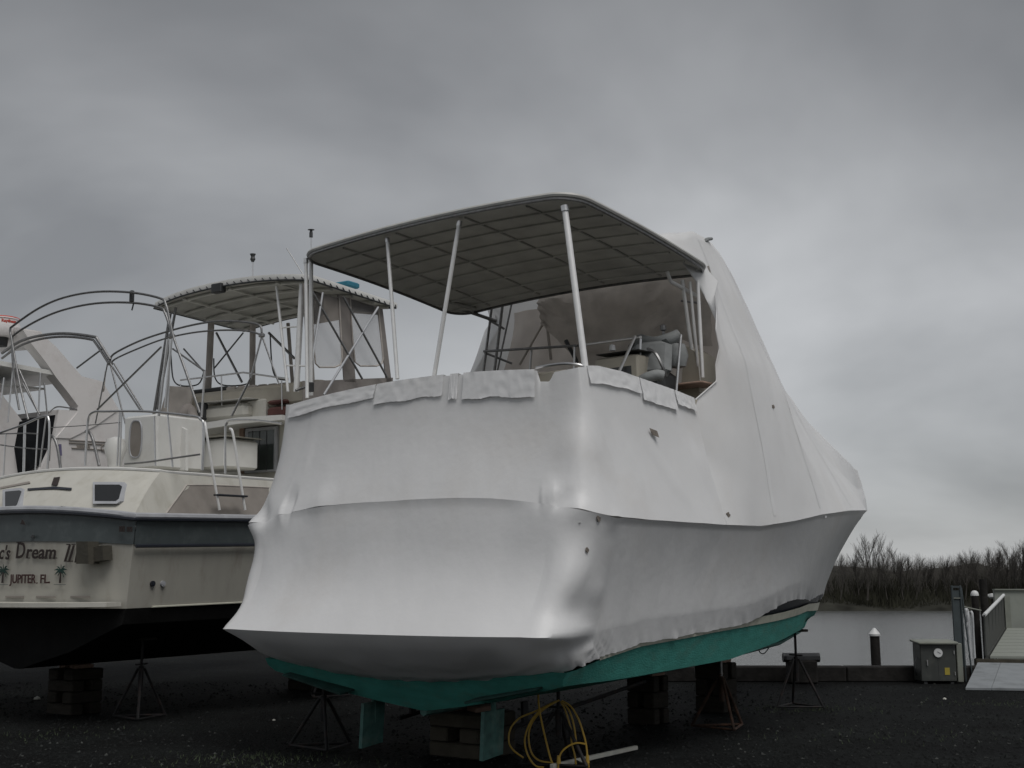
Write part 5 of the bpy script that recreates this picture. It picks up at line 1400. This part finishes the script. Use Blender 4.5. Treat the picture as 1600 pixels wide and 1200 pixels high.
for pl, r_ in (([(3, 552), (30, 534), (60, 525), (100, 521), (145, 526), (153, 532), (172, 562)], .024), ([(3, 560), (30, 541), (62, 530), (100, 526), (140, 530), (150, 537), (170, 568)], .020)):
    part('bimini_hoop', MB().tube(cat([K(x_, y_, 'u', 2.6) for x_, y_ in pl], 5), r_, 8), dsteel, C)
rod('bimini_strut', K(160, 545, 'u', 2.6), K(120, 575, 'u', 2.6), .014, dsteel, C)
for (x0, y0, x1, y1) in ((20, 575, 12, 660), (63, 582, 60, 650), (69, 598, 74, 650), (6, 590, 0, 640)): rod('wing_stay', K(x0, y0, 'v', vS), K(x1, y1, 'v', vS), .014, steel, C)
part('cockpit_rail', MB().tube(cat([K(76, 645, 'v', vS), K(88, 636, 'v', vS), K(105, 637, 'v', vS), K(120, 640, 'v', vS)]), .012, 6), dsteel, C)
rd = thing('radar_dome', 'white radar dome with a red lettered band on the arch at far left', 'radar', M=FC.M)
c_ = K(2, 523, 'v', .9)
part('dome_body', MB().lathe([(0, -.05), (.27, -.05), (.30, 0), (.30, .14), (.27, .25), (.15, .31), (0, .33)], c_, 24), pinkw, rd)
part('dome_foot', MB().lathe([(0, -.2), (.1, -.2), (.12, -.05), (0, -.05)], c_, 12), dkgrey, rd)
# lettering around the dome
tm = text_mesh('Raytheon', .075, red_l, rd, Matrix.Identity(4), 'dome_lettering', 0, .003, 1.0, .003)
xs = [v.co.x for v in tm.data.vertices]; W_ = max(xs) - min(xs)
tocam = (FC.I @ EYE) - c_; a0 = math.atan2(tocam.y, tocam.x)
for v in tm.data.vertices:
    th = a0 + .42 + (v.co.x - min(xs) - W_ / 2) / .29 * .9; r_ = .292 + v.co.z; z_ = v.co.y
    v.co = Vector((c_.x + r_ * math.cos(th), c_.y + r_ * math.sin(th), c_.z + .17 + z_))
part('dome_band', MB().lathe([(.298, .262), (.291, .275), (.272, .285)], c_, 24), red_l, rd)

# ================================================================== STANDS, BLOCKS, CORD
def hullz(fr, kz, x_, y_):   # underside height of a hull over a ground point
    return None
def jack_stand(px, py, zt, lab, m_=dksteel, ang=0.0, s=1.0, headtilt=0, pos=None, brd=False):
    p = pos if pos is not None else G(px, py)
    o = thing('jack_stand', lab, 'boat stand', (p.x, p.y, 0), ang, 'boat stands under the hulls')
    hub = min(zt * .62, .78); R0 = .36 * s
    feet = [Vector((R0 * math.cos(a), R0 * math.sin(a), .03)) for a in (R_(90), R_(210), R_(330))]
    for f in feet:
        part('leg', MB().tube([f, Vector((f.x * .12, f.y * .12, hub))], .018, 8), m_, o)
    for i in range(3): rod('base_bar', feet[i], feet[(i + 1) % 3], .014, m_, o)
    part('sleeve', MB().tube([(0, 0, hub * .55), (0, 0, hub + .03)], .032, 10), m_, o)
    part('screw_post', MB().tube([(0, 0, hub * .9), (0, 0, zt - .04)], .018, 10), dsteel if m_ is rust else m_, o)
    part('turn_handle', MB().tube([(-.13, 0, hub + .05), (.13, 0, hub + .05)], .011, 6), m_, o)
    part('pad', MB().box((0, 0, zt - .02), (.26, .26, .035), rx=R_(headtilt), bevel=.006), wood, o)
    return o
def hz(frame, v_, u_, z_): return frame.w((v_, u_, z_))
def A_bottom(u_, v_):
    zk = interp(u_, KZ); zb = boot_z(u_) - .1; return lerp(zk, zb, min(1, abs(v_) / (hem_v(u_) * .985)))
for (px, py, lab, m_, u_, v_) in ((1112, 1137, 'rusty boat stand under the middle of the wrapped boat', rust, 4.55, .95), (1238, 1091, 'dark boat stand with a tall post under the wrapped bow', dksteel, 7.5, .6), (870, 1196, 'boat stand hung with yellow cord under the wrapped stern', dksteel, .95, 1.1), (474, 1166, 'dim boat stand under the port quarter of the wrapped boat', dksteel, .5, -1.5)):
    wp = FA.w((v_, u_, A_bottom(u_, v_))); jack_stand(0, 0, wp.z - .01, lab, m_, R_(20 + px * .37), pos=Vector((wp.x, wp.y, 0)))
for (u_, v_, lab) in ((.9, 1.25, 'dim boat stand under the starboard quarter of the lettered yacht'), (4.5, 1.2, 'dim boat stand amidships under the lettered yacht')):
    wp = FB.w((v_, u_, 1.0)); jack_stand(0, 0, wp.z - .02, lab, dksteel, .4 + u_, pos=Vector((wp.x, wp.y, 0)))

def block_stack(frame, u_, v_, ztop, lab, W_=.55, n_=3, m_=wood, wedge=True, rot=0):
    wp = frame.w((v_, u_, ztop)); H = wp.z
    hd = math.atan2(frame.M[1][1], frame.M[0][1]) - math.pi / 2
    o = thing('keel_block_stack', lab, 'timber blocks', (wp.x, wp.y, 0), hd + rot, 'keel block stacks under the hulls')
    h = (H - (.06 if wedge else 0)) / n_
    for k in range(n_):
        z = h * (k + .5)
        if k % 2 == 0:
            for s_ in (-1, 1): part('block', MB().box((0, s_ * W_ * .3, z), (W_, W_ * .36, h - .004), bevel=.012), m_, o)
        else:
            for s_ in (-1, 1): part('block', MB().box((s_ * W_ * .3, 0, z), (W_ * .36, W_, h - .004), bevel=.012), m_, o)
    if wedge:
        for s_ in (-1, 1): part('wedge', MB().box((s_ * .1, 0, H - .03), (.12, .3, .05), ry=R_(8 * s_), bevel=.006), woodp, o)
    return o
block_stack(FA, 1.05, 0, .44, 'timber block stack under the stern of the wrapped boat', .62, 3, woodl)
block_stack(FA, 4.55, -.05, .45, 'small block stack with pinkish wedges under the wrapped boat', .38, 3, wood)
block_stack(FA, 6.35, -.05, .45, 'timber block stack under the forefoot of the wrapped boat', .42, 3, wood)
block_stack(FB, .9, 0, .62, 'timber block stack under the stern of the lettered yacht', .5, 4, wood)
block_stack(FB, 5.5, 0, .55, 'timber block stack amidships under the lettered yacht', .5, 4, wood)
block_stack(FC, 3.0, 0, .6, 'timber block stack under the far left cruiser', .5, 4, wood)

# yellow extension cord, looped over the stern stand
sp_ = FA.w((1.1, .95, 0)); Yc = sp_.y - .12
def CP(px, py, dy=0): return at(px, py, Yc + dy)
cd = thing('extension_cord', 'yellow extension cord looped over the boat stand at the wrapped stern', 'cord')
loops = [[(842, 1058, -.25), (841, 1085, -.2), (843, 1110, -.15), (849, 1140, -.12), (855, 1165, -.1), (862, 1190, -.1), (870, 1204, -.1)],
         [(872, 1095, 0), (862, 1100, -.02), (842, 1112, -.04), (828, 1130, -.05), (820, 1155, -.06), (824, 1178, -.06), (836, 1196, -.08), (850, 1208, -.1)],
         [(874, 1094, .02), (850, 1108, .0), (832, 1128, .02), (826, 1150, .02), (830, 1175, 0), (842, 1188, 0), (862, 1192, 0)],
         [(868, 1096, .02), (835, 1112, .02), (812, 1122, .02), (798, 1138, .0), (795, 1158, -.02), (802, 1172, -.05), (818, 1184, -.06)],
         [(876, 1096, 0), (888, 1108, -.02), (896, 1130, -.04), (900, 1158, -.05), (899, 1162, -.05)],
         [(878, 1095, -.02), (892, 1104, -.04), (904, 1124, -.06), (912, 1148, -.08), (916, 1165, -.08), (918, 1185, -.1), (920, 1204, -.1)],
         [(876, 1096, .03), (884, 1112, .02), (892, 1140, 0), (893, 1160, 0), (898, 1180, 0), (900, 1200, 0)],
         [(916, 1163, -.08), (902, 1161, -.1), (888, 1166, -.12), (877, 1176, -.14), (873, 1190, -.14), (872, 1206, -.14)]]
zmin = .012
for i, l in enumerate(loops):
    pts = []
    for x_, y_, d_ in l:
        q = CP(x_, y_, d_); q.z = max(q.z, zmin); pts.append(q)
    part('cord_strand', MB().tube(cat(pts, 7), .0085, 6), orange, cd)
for (px, py) in ((873, 1193), (918, 1192)):
    q = CP(px, py, -.14); q.z = max(q.z, .03); part('plug', MB().tube([q, q + Vector((.0, 0, .07))], [.02, .014], 8), orange, cd)
# white wooden stick on the gravel
a_ = G(994, 1173); b_ = G(862, 1203)
d_ = (a_ - b_); L_ = d_.length; c_ = (a_ + b_) / 2
tag(part('white_stick', MB().box((c_.x, c_.y, .03), (L_, .045, .04), rz=math.atan2(d_.y, d_.x), ry=0, bevel=.005), stickm), 'white square stick lying on the gravel below the cord', 'stick')
# small pale stones
for k, (px, py, r_) in enumerate(((428, 1126, .022), (58, 1093, .05), (1476, 1093, .03))):
    p = G(px, py)
    mb = MB().lathe([(0, r_), (r_ * .8, r_ * .6), (r_, .1 * r_), (0, 0)], (p.x, p.y, 0), 7)
    tag(part('pale_stone', mb, stickm, smooth=False), ('small pale stone on the dark gravel between the two hulls', 'larger pale stone beneath the lettered stern', 'pale stone on the gravel below the electrical box')[k], 'stone')
